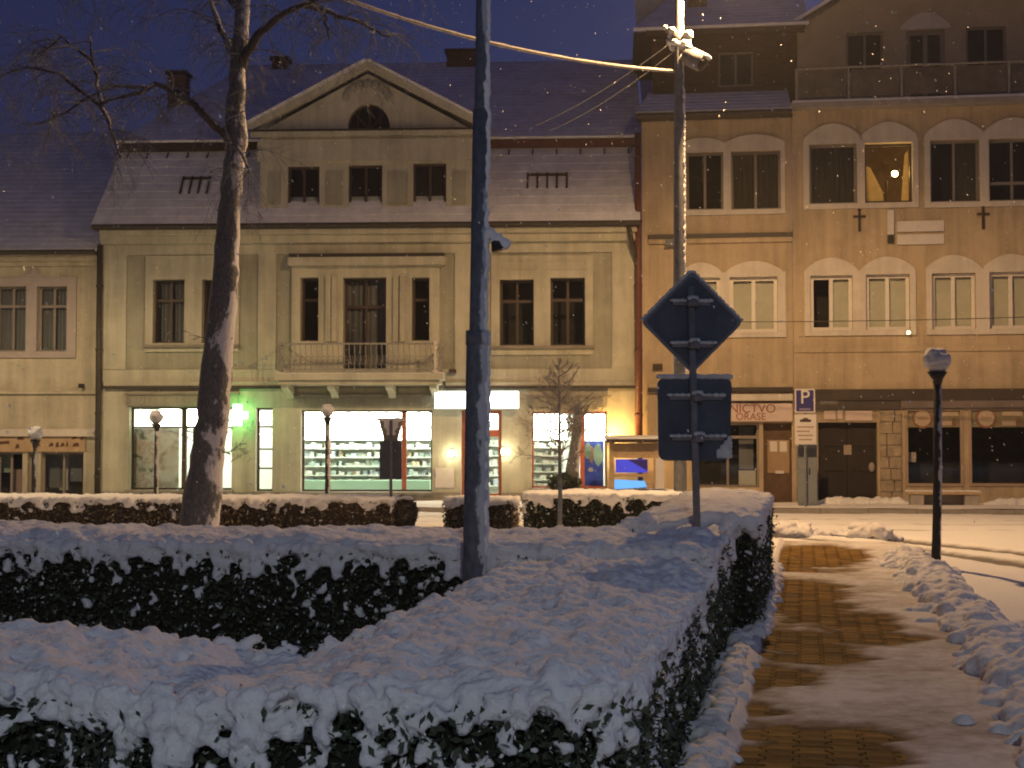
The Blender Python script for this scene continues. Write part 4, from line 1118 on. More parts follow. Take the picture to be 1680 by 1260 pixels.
# lit sign box over the door, green cross (both hang from the wall: things of their own)
def on_main(name, label, cat, u, v, z): 
    q = FM.o + FM.u * u + FM.n * v; return thing(name, label, cat, (q.x, q.y, z), -FM.a)
u0, z0, u1, z1 = FM.rect((713, 642, 851, 670), -.35)
sb = on_main('sign_box', 'long glowing white sign box above the shop door', 'sign', (u0 + u1) / 2, -.35, (z0 + z1) / 2)
hw, hh = (u1 - u0) / 2, (z1 - z0) / 2
o = MB().box(-hw, 0, -hh, hw, .05, hh).build('lit_face', SIGNLIT, sb); bevel(o, .02, 2)
box('housing', GALV, sb, -hw + .03, .052, -hh + .03, hw - .03, .20, hh - .03)
for a in (-hw * .7, hw * .7): box('bracket', GALV, sb, a - .03, .2, -.05, a + .03, .34, .05)
uc_, zc_ = FM.at(389, 681, -.5)
gc = on_main('pharmacy_cross', 'glowing green pharmacy cross on the wall beside the birch trunk', 'sign', uc_, -.45, zc_)
gc.rotation_euler = (0, 0, -FM.a + R(52))
s = .27
cross = [(-s, -s / 3), (-s / 3, -s / 3), (-s / 3, -s), (s / 3, -s), (s / 3, -s / 3), (s, -s / 3), (s, s / 3), (s / 3, s / 3), (s / 3, s), (-s / 3, s), (-s / 3, s / 3), (-s, s / 3)]
MB().prism(cross, -.07, .07).build('lit_cross', GREENLIT, gc)
MB().prism([(a * .5, b_ * .5) for a, b_ in cross], -.085, -.0705).build('lit_core', GREENCORE, gc)
MB().box(-.03, .072, -.03, .03, .5, .03).build('bracket', GALV, gc)

# ================================================================== beige house on the left
BL = house('beige_house', 'beige house at the left edge with steep snowy roof and ground floor shop', FL)
la, lb = FL.U(-230), FL.U(159)
lze = FL.Z(416)
LW = [FL.rect(r) for r in ((-72, 470, -28, 577), (-6, 470, 43, 577), (62, 470, 110, 577))]
LS = [FL.rect(r) for r in ((-80, 742, -12, 828), (-6, 742, 36, 828), (45, 742, 61, 828), (67, 742, 136, 818))]
MB().wall(la, lb, .1, lze, LW + LS, 0, .3).build('wall', LEFTP, BL)
MB().add([(la, 0, 0), (la, 9, 0), (la, 9, lze), (la, 0, lze)], [(0, 3, 2, 1)]).add([(lb, 0.002, 0), (lb, 9, 0), (lb, 9, lze), (lb, 0.002, lze)], [(0, 1, 2, 3)]).build('side_wall', LEFTP, BL)
Ss = FL.rect((-86, 456, 125, 587)); MB().slab(Ss[0], Ss[2], Ss[1], Ss[3], LW, -.06, 0).build('window_surround', LILAC, BL)
u0, z0, u1, z1 = FL.rect((36, 441, 76, 456), -.06)
MB().prism([(u0, z0), (u1, z0), (u1 - .12, z0 + .1), ((u0 + u1) / 2 + .1, z0 + .12), ((u0 + u1) / 2, z1 + .08), ((u0 + u1) / 2 - .1, z0 + .12), (u0 + .12, z0 + .1)], -.07, -.001).build('surround_crest', LILAC, BL)
for w in LW: window(BL, w, 0, .16, 2, .7, GREYF, 'curtain', CURTG)
for x0, x1, y0, y1, d, nm in ((-230, 159, 418, 428, .20, 'cornice'), (-230, 159, 428.3, 436, .10, 'cornice'), (-230, 159, 641, 646, .09, 'string_course'), (-230, 158, 704, 716, .14, 'shop_canopy')):
    strip(BL, FL, nm, LEFTP if nm != 'shop_canopy' else SURR, (x0, y0, x1, y1), -d, d - .001)
sgb = strip(BL, FL, 'shop_sign_band', mat('tan_sign_band', (.44, .31, .19), .8, .15, 3), (-80, 717, 140, 741), -.06, .058)
for x0, y0, x1, y1 in ((-2, 723, 16, 729), (25, 728, 32, 736), (28, 715, 40, 722), (53, 727, 66, 733), (80, 726, 88, 733), (91, 725, 97, 734), (99, 726, 106, 733), (108, 724, 112, 733), (117, 716, 126, 721), (119, 726, 130, 733), (131, 716, 138, 722)):
    u0, z0, u1, z1 = FL.rect((x0, y0, x1, y1), -.06); MB().prism([(u0, z0), (u1, z0 + .02), (u1 - .02, z1), (u0 + .03, z1 - .02)], -.075, -.061).build('letter_shape', mat('brown_sign_paint', (.11, .055, .035), .8), sgb)
for w in LS:
    o = window(BL, w, 0, .16, 1 if w[2] - w[0] < .6 else 2, None, GREYF, None)
for r, m_ in (((68, 745, 104, 800), CURTG), ((98, 742, 112, 804), SIGNW), ((112, 742, 134, 790), CURTG), ((-4, 742, 18, 775), mat('pale_green_display', (.36, .42, .34), .8)), ((20, 770, 35, 826), G4)):
    u0, z0, u1, z1 = FL.rect(r, .5); box('window_display', m_, BL, u0, .52, z0, u1, .56, z1)
for x0, x1 in ((138, 157),): strip(BL, FL, 'pilaster', LEFTP, (x0, 742, x1, 820), -.08, .079)
lrv = 5.2; lzr = FL.Z(216, lrv)
MB().box(la, -.35, lze + .001, lb + .05, .2, lze + .05).build('eaves_board', GUTTER, BL)
MB().tube([(la, -.42, lze + .04), (lb + .06, -.42, lze + .04)], .06, 8).build('gutter', GUTTER, BL)
roof_rows('roof', SNOWROOF, BL, [(la, -.40, lze + .05), (lb + .08, -.40, lze + .05)], [(la, lrv, lzr), (lb + .08, lrv, lzr)], 26, .07, .008)
MB().add([(la, lrv, lzr + .07), (lb + .08, lrv, lzr + .07), (lb + .08, 10, lze), (la, 10, lze)], [(0, 1, 2, 3)]).add([(lb + .05, -.3, lze), (lb + .05, 10, lze), (lb + .05, lrv, lzr)], [(0, 1, 2)]).build('rear_roof', SNOWROOF, BL)
MB().box(FL.U(134), -.25, FL.Z(636), FL.U(139), -.05, FL.Z(629)).build('wall_camera', BLACK, BL)
uu, zz = FL.at(154, 706, -.2); MB().ball((uu, -.22, zz), .06, 8, 6).build('canopy_end_knob', SIGNW, BL, True)

# ================================================================== ochre house with the brown attic (between the downpipe and the gabled house)
BO = house('ochre_house', 'narrow ochre house with dark shingled attic right of the red downpipe', FR)
oa, ob = .06, FR.U(1301.5)
oze = FR.Z(196, 0, 1180)
OW = [FR.rect(r) for r in ((1126, 251, 1187, 344), (1199, 249, 1281, 343), (1126, 456, 1182, 546), (1197, 455, 1276, 545))]
OS = [FR.rect(r) for r in ((1142, 694, 1246, 800), (1252, 694, 1300, 829))]
MB().wall(oa, ob, .1, oze, OW + OS, 0, .3).build('wall', OCHRE, BO)
for pair, top, arches in ((OW[:2], 236, ((1118, 1190, 229), (1192, 1288, 226))), (OW[2:], 447, ((1118, 1184, 434), (1192, 1284, 433)))):
    a = FR.U(1112); b_ = FR.U(1290); zt = FR.Z(top, 0, 1200); zb_ = min(q[1] for q in pair) - .12
    MB().slab(a, b_, zb_, zt, pair, -.06, 0).build('window_surround', SURR, BO)
    for x0, x1, yp in arches:
        p0, p1 = FR.U(x0), FR.U(x1); MB().prism(arch_poly(p0, p1, zt + .001, FR.Z(yp, 0, 1200) - zt + .06), -.06, -.001).build('arched_hood', SURR, BO)
for i, w in enumerate(OW):
    if i < 2: window(BO, w, 0, .14, 2, None, GREYF, 'curtain' if i else None, CURTD, tilt=-.09)
    else: window(BO, w, 0, .10, 2, None, WHITEF, 'blind', CURT, fw=.09)
strip(BO, FR, 'string_course', OCHRE, (1064, 388, 1300, 396), -.08, .079); strip(BO, FR, 'dark_ledge_strip', GUTTER, (1063, 385, 1301, 388), -.10, .09)
strip(BO, FR, 'wall_box', SIGNG, (1092, 393, 1110, 402), -.25, .16); strip(BO, FR, 'wall_vent', DARKB, (1071, 597, 1087, 607), -.08, .079)
strip(BO, FR, 'string_course', OCHRE, (1064, 630, 1300, 636), -.09, .089); strip(BO, FR, 'dark_ledge_strip', GUTTER, (1063, 636.2, 1301, 642), -.12, .11)
sgn = strip(BO, FR, 'shop_sign', PINKS, (1112, 662, 1300, 691), -.14, .12)
strip(BO, FR, 'sign_canopy', SURR, (1110, 647, 1300, 657), -.26, .25)
text('sign_lettering', 'POĽOVNÍCTVO', .30, LETTER, sgn, (FR.U(1200), -.146, FR.Z(671, -.14, 1220)))
text('sign_lettering', 'ORASE', .24, LETTER, sgn, (FR.U(1231), -.146, FR.Z(684, -.14, 1220)))
window(BO, OS[0], 0, .18, 2, .78, GREYF, None, name='shop_window')
u0, z0, u1, z1 = FR.rect((1212, 772, 1240, 798), .5); box('window_display', SIGNW, BO, u0, .4, z0, u1, .7, z1)
u0, z0, u1, z1 = FR.rect((1212, 700, 1236, 770), .6); box('window_display', CURTG, BO, u0, .55, z0, u1, .6, z1)
# brown shop door with tan glazing and two paper sheets
u0, z0, u1, z1 = OS[1]
od = MB().box(u0 + .01, .20, z0, u1 - .01, .26, z1 - .01).build('shop_door', DOORB, BO)
a, b0_, c, d = FR.rect((1259, 722, 1295, 776), .2); box('glazing', DOORT, od, a, .185, b0_, c, .199, d)
for x0, x1 in ((1263, 1275), (1279, 1291)): q = FR.rect((x0, 724, x1, 741), .18); box('paper_notice', PAPER, od, q[0], .176, q[1], q[2], .183, q[3])
q = FR.rect((1272, 772, 1286, 777), .18); box('letter_plate', SIGNW, od, q[0], .172, q[1], q[2], .184, q[3])
# lower roof, attic storey, upper roof
oev = -.45; av = 1.6
zat0 = FR.Z(150, av, 1200); zat1 = FR.Z(57, av, 1240)
MB().box(oa - .1, oev, oze + .001, ob - .02, .25, oze + .06).build('eaves_board', GUTTER, BO)
MB().tube([(oa - .12, oev - .05, oze + .04), (ob - .02, oev - .05, oze + .04)], .065, 8).build('gutter', GUTTER, BO)
roof_rows('lower_roof', SNOWROOF, BO, [(oa - .12, oev, oze + .07), (ob - .02, oev, oze + .07)], [(oa + .1, av + .2, zat0), (ob - .02, av + .2, zat0)], 6, .07, .015)
AW = FR.rect((1178, 86, 1236, 141), av)
aa = FR.U(1072, av)
att = MB().wall(aa, ob + .4, zat0 - .1, zat1, [AW], av, .2).build('attic_storey', TILED, BO)
# shingle courses on the attic wall
zz = zat0; cr_ = 0
while zz < zat1 - .1:
    uu = aa + (.12 if cr_ % 2 else 0)
    while uu < ob + .2:
        wsh = .30
        if not (uu + wsh > AW[0] - .08 and uu < AW[2] + .08 and zz + .2 > AW[1] - .1 and zz < AW[3] + .1):
            MB().add([(uu, av - .035, zz), (uu + wsh - .01, av - .035, zz), (uu + wsh - .01, av - .008, zz + .22), (uu, av - .008, zz + .22), (uu, av - .001, zz), (uu + wsh - .01, av - .001, zz)], [(0, 1, 2, 3), (0, 4, 5, 1)]).build('shingle', TILED, att)
        uu += wsh
    zz += .2; cr_ += 1
window(att, AW, av, .05, 2, None, GREYF, None)
roof_rows('upper_roof', SNOWROOF, BO, [(FR.U(1040, av - .6, 90), av - .7, zat1 + .02), (ob + .5, av - .7, zat1 + .02)], [(FR.U(1130, 5.5, 0), 5.5, zat1 + 2.6), (ob + .5, 5.5, zat1 + 2.6)], 16, .08, .006)
MB().box(FR.U(1062, av - .6), av - .72, zat1 - .12, ob + .4, av - .5, zat1 + .015).build('upper_eaves_board', DARKB, BO)
MB().add([(FR.U(1040, av - .6, 90), av - .7, zat1 - .01), (ob + .4, av - .7, zat1 - .01), (ob + .4, 6, zat1 - .01), (oa - .6, 6, zat1 - .01)], [(0, 3, 2, 1)]).build('soffit', DARKB, BO)
MB().add([(oa - .5, 5.5, zat1 + 2.68), (ob + .5, 5.5, zat1 + 2.68), (ob + .5, 10, zat1), (oa - .5, 10, zat1)], [(0, 1, 2, 3)]).build('rear_roof', SNOWROOF, BO)
MB().add([(oa, 0, 0), (oa, 10, 0), (oa, 10, zat0), (oa, 0, oze)], [(0, 3, 2, 1)]).add([(aa, av, zat0 - .2), (aa, 10, zat0 - .2), (aa, 10, zat1), (aa, av, zat1)], [(0, 3, 2, 1)]).build('side_wall', OCHRE, BO)
chimney(BO, FR, (1128, -6, 1160, 46), 2.6, .6, TILE, False)

# ================================================================== gabled ochre house at the right
BG = house('gabled_house', 'tall ochre house with gable, upper balcony and one lamplit window at right', FR)
ga, gb = FR.U(1302), FR.U(1830)
gze = FR.Z(178, 0, 1480)
GW1 = [FR.rect(r) for r in ((1327, 238, 1406, 334), (1418, 236, 1497, 332), (1525, 231, 1607, 331), (1621, 229, 1702, 329), (1730, 227, 1808, 328))]
GW2 = [FR.rect(r) for r in ((1329, 453, 1399, 542), (1420, 451, 1493, 541), (1528, 449, 1601, 540), (1622, 447, 1696, 539), (1730, 446, 1800, 538))]
GSH = [FR.rect(r) for r in ((1342, 693, 1440, 822), (1484, 672, 1581, 798), (1588, 671, 1700, 798), (1708, 670, 1800, 798))]
MB().wall(ga, gb, .1, gze, GW1 + GW2 + GSH, -.02, .32).build('wall', OCHRE, BG)
MB().add([(ga, -.02, oze), (ga, 10, oze), (ga, 10, gze), (ga, -.02, gze)], [(0, 3, 2, 1)]).add([(gb, 0, 0), (gb, 10, 0), (gb, 10, gze), (gb, 0, gze)], [(0, 1, 2, 3)]).build('side_wall', OCHRE, BG)
for ws_, rise, ptop in ((GW1, 26, 8), (GW2, 22, 6)):
    for i0, i1 in ((0, 2), (2, 4), (4, 5)):
        q = ws_[i0:i1]; a = q[0][0] - .14; b_ = q[-1][2] + .14; zb_ = min(k[1] for k in q) - .13; zt = max(k[3] for k in q) + .10
        MB().slab(a, b_, zb_, zt, q, -.08, -.02).build('window_surround', SURR, BG)
        for k in q: MB().prism(arch_poly(k[0] - .12, k[2] + .12, zt + .001, .40 if ws_ is GW1 else .33), -.08, -.021).build('arched_hood', SURR, BG)
for i, w in enumerate(GW1):
    if i == 1: continue
    window(BG, w, -.02, .14, 2 if i > 1 else 1, .3 if i == 3 else None, GREYF, 'half' if i == 2 else ('curtain' if i == 0 else None), CURTD)
for i, w in enumerate(GW2):
    o = window(BG, w, -.02, .10, 2, None, WHITEF, 'half' if i == 0 else 'blind', CURT, fw=.085)
# the lamplit room
w = GW1[1]
lo_ = window(BG, w, -.02, .14, 1, None, WFRAME, 'none_', label='lamplit window with a bare warm bulb behind the glass') if False else None
u0, z0, u1, z1 = w
b = MB()
for q in ((u0 + .002, z0 + .002, u0 + .05, z1 - .002), (u1 - .05, z0 + .002, u1 - .002, z1 - .002), (u0 + .05, z0 + .002, u1 - .05, z0 + .07), (u0 + .05, z1 - .05, u1 - .05, z1 - .002)): b.box(q[0], .12, q[1], q[2], .18, q[3])
lw = b.build('window', WFRAME, BG, label='lamplit window with a bare warm bulb behind the glass')
MB().add([(u0 + .05, .15, z0 + .07), (u1 - .05, .15, z0 + .07), (u1 - .05, .15, z1 - .05), (u0 + .05, .15, z1 - .05)], [(0, 1, 2, 3)]).build('pane', GLASS, lw)
RW = mat('warm_room_wall', (.20, .13, .06), .9, .25, 2)
rm = MB(); ya, yb_ = .31, 2.3; A, B_, C_, D_ = u0 - .4, u1 + .4, z0 - .5, z1 + .5
for f in ([(A, yb_, C_), (B_, yb_, C_), (B_, yb_, D_), (A, yb_, D_)], [(A, ya, C_), (A, yb_, C_), (A, yb_, D_), (A, ya, D_)], [(B_, ya, C_), (B_, ya, D_), (B_, yb_, D_), (B_, yb_, C_)], [(A, ya, C_), (B_, ya, C_), (B_, yb_, C_), (A, yb_, C_)], [(A, ya, D_), (A, yb_, D_), (B_, yb_, D_), (B_, ya, D_)]): rm.add(f, [(0, 1, 2, 3)])
rm.build('room', RW, lw)
CUR = mat('cream_net_curtain', (.62, .46, .24), .9, .2, 3)
hx = FR.U(1457, .5)
MB().prism([(u0 + .05, z0), (hx - .06, z0), (hx - .1, z0 + .35), (u0 + .18, z0 + .95), (u0 + .06, z0 + 1.0)], .42, .43).build('curtain', CUR, lw)
MB().prism([(u1 - .22, z0), (u1 - .04, z0), (u1 - .04, z1 - .1), (u1 - .12, z1 - .2)], .42, .43).build('curtain', CUR, lw)
MB().tube([(hx, .5, z0 - .1), (hx, .5, z0 + .62)], .03, 6).build('lamp_stand', DARKB, lw)
bu, bz2 = FR.at(1468, 285, .7); MB().ball((bu, .7, bz2), .075, 12, 9).build('bulb', WARMBULB, lw, True)
L = bpy.data.lights.new('room_lamp', 'POINT'); L.energy = 30; L.color = (1, .60, .17); L.shadow_soft_size = .1
q = bpy.data.objects.new('room_lamp', L); q.location = (bu, .55, bz2); link(q, lw)
# balcony slab, glass balustrade, set-back top storey
gv = 1.5
sl = MB().box(ga - .06, -.42, gze + .001, gb, gv, gze + .13).build('balcony', CONC, BG)
box('snow_layer', SNOW, sl, ga, -.38, gze + .132, gb, gv - .01, gze + .19)
zrt = FR.Z(106, -.35, 1500)
glr = MB().tube([(ga + .1, -.33, zrt), (gb, -.33, zrt)], .03, 6).build('balcony_railing', IRONL, BG)
up = ga + .1
FROST = mat('frosted_balcony_glass', (.11, .095, .085), .35, .35, 2.5)
k = 0
while up < gb - .3:
    MB().box(up - .025, -.35, gze + .19, up + .025, -.31, zrt).build('rail_post', IRONL, glr)
    e = min(up + 1.25, gb)
    MB().box(up + .06, -.335, gze + .26, e - .06, -.325, zrt - .06).build('glass_panel', FROST, glr)
    up += 1.25; k += 1
gzt = FR.Z(45, gv, 1320)
TW_ = [FR.rect(r, gv) for r in ((1388, 54, 1450, 118), (1487, 51, 1551, 150), (1585, 45, 1651, 112), (1700, 42, 1760, 110))]
ta, tb_ = FR.U(1312, gv), FR.U(1790, gv); zap = gzt + 2.1
MB().wall(ta, tb_, gze + .13, gzt, TW_[:1] + [(TW_[1][0], gze + .135, TW_[1][2], TW_[1][3])] + TW_[2:], gv, .25).add([(ta, gv, gzt), (tb_, gv, gzt), ((ta + tb_) / 2, gv, zap)], [(0, 1, 2)]).add([(ta, gv, gze), (ta, 9, gze), (ta, 9, gzt), (ta, gv, gzt)], [(0, 3, 2, 1)]).build('gable_wall', mat('gable_plaster', (.40, .33, .23), .9, .14, 1.2, .15, 25), BG)
for i, w in enumerate(TW_):
    if i == 1:
        w = (w[0], gze + .2, w[2], w[3]); window(BG, w, gv, .08, 2, None, GREYF, None, name='balcony_door', fw=.10)
        MB().prism(arch_poly(w[0] - .15, w[2] + .15, w[3] + .03, .42), gv - .05, gv - .001).build('arched_hood', SURR, BG)
    else: window(BG, w, gv, .08, 2, None, GREYF, None)
um_ = (ta + tb_) / 2
for a, b_ in ((ta - .35, um_), (tb_ + .35, um_)):
    sl_ = (zap - gzt) / (um_ - ta); zA = gzt - .35 * sl_ + .02
    roof_rows('gable_roof', SNOWROOF, BG, [(a, gv - .5, zA), (a, 9, zA)], [(b_, gv - .5, zap + .02), (b_, 9, zap + .02)], 8, .10, .015)
    MB().add([(a, gv - .52, zA - .10), (b_, gv - .52, zap - .10), (b_, gv - .52, zap + .02), (a, gv - .52, zA + .02), (a, gv - .46, zA - .10), (b_, gv - .46, zap - .10), (b_, gv - .46, zap + .02), (a, gv - .46, zA + .02)], [(0, 1, 2, 3), (4, 7, 6, 5), (0, 4, 5, 1)]).build('verge_board', DARKB, BG)
# wall ornaments: anchor crosses, white boards, floodlight
for x, y in ((1410, 362), (1613, 358)):
    uu, zz = FR.at(x, y, -.05)
    MB().box(uu - .03, -.07, zz - .26, uu + .03, -.021, zz + .24).box(uu - .15, -.075, zz + .07, uu + .15, -.066, zz + .13).ball((uu, -.05, zz + .26), .045, 8, 5).build('wall_anchor', DARKB, BG)
for r in ((1472, 363, 1549, 379), (1472, 385, 1549, 400)): strip(BG, FR, 'wall_board', SIGNW, r, -.09, .07)
strip(BG, FR, 'wall_lamp_tube', SIGNW, (1456, 345, 1467, 385), -.14, .12)
strip(BG, FR, 'wall_lamp_socket', BLACK, (1457, 386, 1466, 397), -.16, .14)
strip(BG, FR, 'string_course', OCHRE, (1304, 570, 1826, 574), -.06, .039)
uu, zz = FR.at(1490, 546, -.1); sp = MB().box(uu - .05, -.15, zz - .04, uu + .05, -.081, zz + .05).build('wall_lamp', SIGNW, BG); MB().ball((uu, -.19, zz), .035, 8, 6).build('bulb', mat('small_warm_bulb', (1, .8, .4), .5, emit=(1, .75, .35), estr=14), sp)
# shop zone
strip(BG, FR, 'fascia', mat('dark_fascia', (.06, .046, .036), .7, .25, 2), (1303, 639, 1826, 655), -.16, .14)
strip(BG, FR, 'lower_fascia', mat('dark_fascia2', (.075, .06, .05), .7, .25, 2), (1303, 655.4, 1477, 671), -.12, .10)
strip(BG, FR, 'grey_fascia', mat('grey_fascia_board', (.17, .14, .13), .7, .2, 2), (1478, 655.4, 1826, 668), -.13, .11)
for r in ((1345, 650, 1374, 663),): strip(BG, FR, 'faded_sign', mat('faded_grey', (.16, .145, .135), .8, .5, 14), r, -.13, .009)
for r in ((1352, 674, 1371, 688), (1374, 674, 1382, 687), (1387, 674, 1431, 690)): strip(BG, FR, 'plaque', PINKS, r, -.06, .038)
# stone cladding round the doorway
zz = .12; k = 0
def stones(x0, x1, y0, y1, n):
    a, z0, b_, z1 = FR.rect((x0, y0, x1, y1), -.02); rows = max(1, round((z1 - z0) / .27))
    for i in range(rows):
        cut = [0] + sorted(random.uniform(.3, .7) for _ in range(n - 1)) + [1]
        for j in range(len(cut) - 1):
            o = MB().box(a + (b_ - a) * cut[j] + .014, -.09 - random.uniform(0, .02), z0 + (z1 - z0) * i / rows + .008, a + (b_ - a) * cut[j + 1] - .014, -.021, z0 + (z1 - z0) * (i + 1) / rows - .008).build('stone', STONE, BG)
stones(1442, 1480, 673, 826, 2); stones(1304, 1341, 673, 826, 2)
# dark double door
u0, z0, u1, z1 = GSH[0]
dd = MB().box(u0 + .005, .22, z0, (u0 + u1) / 2 - .008, .28, z1 - .005).box((u0 + u1) / 2 + .008, .22, z0, u1 - .005, .28, z1 - .005).build('double_door', DOORD, BG)
box('door_back', DARKIN, dd, u0 + .002, .285, z0, u1 - .002, .30, z1 - .003)
for i in range(2):
    for j in range(3):
        a = u0 + .12 + i * (u1 - u0) / 2; c = z0 + .12 + j * (z1 - z0 - .1) / 3; box('door_panel', DOORD, dd, a, .195, c, a + (u1 - u0) / 2 - .24, .219, c + (z1 - z0) / 3 - .16)
q = FR.rect((1384, 730, 1397, 746), .19); box('paper_notice', mat('dim_paper', (.34, .28, .22), .8), dd, q[0], .185, q[1], q[2], .192, q[3])
q = FR.rect((1425, 757, 1436, 776), .15); MB().ball(((q[0] + q[2]) / 2, .17, (q[1] + q[3]) / 2), .10, 10, 7, .8, .4, 1.2).build('wall_bag', mat('dim_plastic', (.30, .26, .24), .6), dd, True)
# shop windows with printed header and round emblems
for i, w in enumerate(GSH[1:]):
    u0, z0, u1, z1 = w; zh = FR.Z(701, 0, 1580)
    b = MB(); fw = .07
    for q in ((u0, z0, u0 + fw, z1), (u1 - fw, z0, u1, z1), (u0 + fw, z0, u1 - fw, z0 + fw), (u0 + fw, z1 - .03, u1 - fw, z1)): b.box(q[0], -.05, q[1], q[2], .05, q[3])
    o = b.build('shop_window', mat('tan_shop_frame', (.36, .27, .2), .6, .1, 5), BG)
    MB().add([(u0 + fw, .0, z0 + fw), (u1 - fw, .0, z0 + fw), (u1 - fw, .0, z1 - .03), (u0 + fw, .0, z1 - .03)], [(0, 1, 2, 3)]).build('pane', GLASS, o)
    MB().box(u0 - .2, 1.3, z0 - .3, u1 + .2, 1.33, z1 + .1).build('dark_backing_sheet', DARKIN, o)
    box('header_panel', mat('tan_header', (.40, .31, .22), .7, .12, 3), o, u0 + fw, .015, zh, u1 - fw, .04, z1 - .031)
    cu, cz = u0 + .42, (zh + z1) / 2
    circ = lambda r, n=20: [(cu + r * math.cos(2 * math.pi * k / n), cz + r * math.sin(2 * math.pi * k / n)) for k in range(n)]
    MB().prism(circ(.245), -.008, .014).build('emblem_ring', mat('emblem_brown', (.24, .13, .08), .7), o)
    MB().prism(circ(.19), -.014, -.0085).build('emblem_disc', mat('emblem_tan', (.46, .36, .26), .7), o)
    MB().prism([(cu - .11, cz - .03), (cu + .11, cz - .03), (cu + .11, cz + .03), (cu - .11, cz + .03)], -.018, -.0145).build('emblem_bar', mat('emblem_brown2', (.36, .26, .18), .7), o)
    for (x0, y0, x1, y1, mm) in ((.80, .62, 1.25, .86, 'emblem_tan'), (.78, .1, 1.1, .36, 'emblem_tan'), (1.12, .05, 1.2, .5, 'emblem_brown')):
        a, c = u0 + x0, u0 + min(x1, u1 - u0 - fw - .02)
        if c > a: box('header_print', MATS[mm], o, a, -.004, zh + (z1 - zh) * y0, c, .0145, zh + (z1 - zh) * y1)
q = FR.rect((1487, 742, 1503, 758), .3); box('window_display', PINKS, BG, q[0], .3, q[1], q[2], .34, q[3])
# snow swept against the house
def drift(F, x0, x1, v, h, label, seed):
    rng = random.Random(seed); a, b_ = F.U(x0), F.U(x1); L0 = F.o + F.u * ((a + b_) / 2) + F.n * v
    bl = []; u = a
    while u < b_:
        f = min(1, (u - a) / .3 + .3, (b_ - u) / .3 + .3); r = rng.uniform(.7, 1.1) * h * f
        q = F.o + F.u * u + F.n * (v + rng.uniform(-.05, .05)) - L0; bl.append(((q.x, q.y, .10), (.16, .18, r + .02))); u += .09
    o = snow_mass('snow_drift', bl, [], .035, SNOWDIRT, None, amp=.015, freq=10); o.location = (L0.x, L0.y, .02)
    return tag(o, label, 'snow bank')
drift(FR, 1342, 1482, -.6, .16, 'snow swept against the step of the dark double door', 5)
drift(FR, 1612, 1760, -.6, .16, 'snow swept below the shop window right of the bench', 6)

# ================================================================== poles, signs, lamps, trees
def snow_on(name, parent, blobs, vox=.012, amp=.004, m=SNOW): return snow_mass(name, blobs, [], vox, m, parent, amp=amp, freq=25)
# thick pole in the foreground
q = P(777, 930, 9.35); zc1 = P(780, 548, 9.35).z; zc2 = P(780, 182, 9.35).z
lp = thing('lamp_pole', 'thick dark stepped lamp pole rising from the hedge corner', 'pole', (q.x, q.y, 0))
lean = .012
def ln_(z): return (lean * z, 0, z)
MB().tube([ln_(-.05), ln_(.6), ln_(zc1 - .06), ln_(zc1)], [.082, .078, .074, .066], 20).build('lower_section', POLES, lp, True)
MB().tube([ln_(zc1), ln_(zc1 + .03), ln_(zc2)], [.066, .056, .052], 18).build('middle_section', POLES, lp, True)
MB().tube([ln_(zc2), ln_(zc2 + .03), ln_(5.4)], [.052, .042, .038], 16).build('upper_section', POLES, lp, True)
MB().tube([ln_(zc1 - .07), ln_(zc1 + .02)], .078, 20).build('collar', POLES, lp, True)
zf = P(800, 398, 9.35).z
fx = MB().tube([(lean * zf + .05, 0, zf + .05), (lean * zf + .10, -.01, zf + .02), (lean * zf + .12, -.02, zf - .05)], [.025, .03, .045], 10).build('side_fitting', BLACK, lp, True)
snow_on('snow_lump', fx, [((lean * zf + .06 + .05 * k, -.01, zf + .06 - .035 * k), (.045, .045, .04)) for k in range(3)])
rng = random.Random(4); bl = []
z = .9
while z < 4.6:
    r = .074 if z < zc1 else (.052 if z < zc2 else .040)
    a = R(rng.uniform(-35, 10)); n = .5 + .5 * noise.noise(Vector((z * 3, 0, 2)))
    if n > .28:
        bl.append(((lean * z + r * .88 * math.cos(a), r * .88 * math.sin(a), z), (.020 * n + .010, .026 * n + .008, .035)))
    z += .022
snow_on('wind_packed_snow', lp, bl, .009, .004, SNOW)
hd = MB().tube([ln_(5.4), ln_(5.5)], .05, 12).ball((lean * 5.6, 0, 5.62), .16, 14, 9).build('lamp_globe', GLOBE, lp, True)

# camera pole with the street light
DC = 25.0
q = P(1116, 800, DC); cp = thing('street_lamp', 'tall thin lamp pole with cable knot and security camera behind the signs', 'street lamp', (q.x, q.y, 0))
MB().tube([(0, 0, -.05), (0, 0, 4.4), (0.01, 0, 7.6), (.02, 0, 9.75)], [.115, .10, .085, .05], 14).build('pole', GALV, cp, True)
arm = MB().tube([(.02, 0, 9.7), (.1, -.03, 9.95), (.5, -.2, 10.1), (.9, -.36, 10.12)], .035, 8).build('arm', GALV, cp, True)
hd = MB().prism_z([(.80, -.42), (.90, -.22), (1.42, -.44), (1.46, -.60), (1.34, -.66)], 10.06, 10.17).build('lamp_head', GALV, cp)
MB().prism_z([(.86, -.42), (.93, -.28), (1.38, -.47), (1.32, -.60)], 10.03, 10.058).build('lens', LAMPHEAD, hd)
zk = P(1117, 66, DC).z; zcab = P(1117, 115, DC).z
fit = MB().tube([(0, 0, zk - .12), (0, 0, zk + .12)], .13, 12).build('cable_clamp', GALV, cp, True)
rng = random.Random(8)
snow_on('snow_lump', fit, [((rng.uniform(-.15, .18), rng.uniform(-.12, .08), zk + rng.uniform(-.15, .16)), (.07, .07, .06)) for _ in range(18)] + [((-.22, 0, zk + .22), (.05, .05, .05)), ((.20, 0, zk + .12), (.06, .06, .06))], .022, .008)
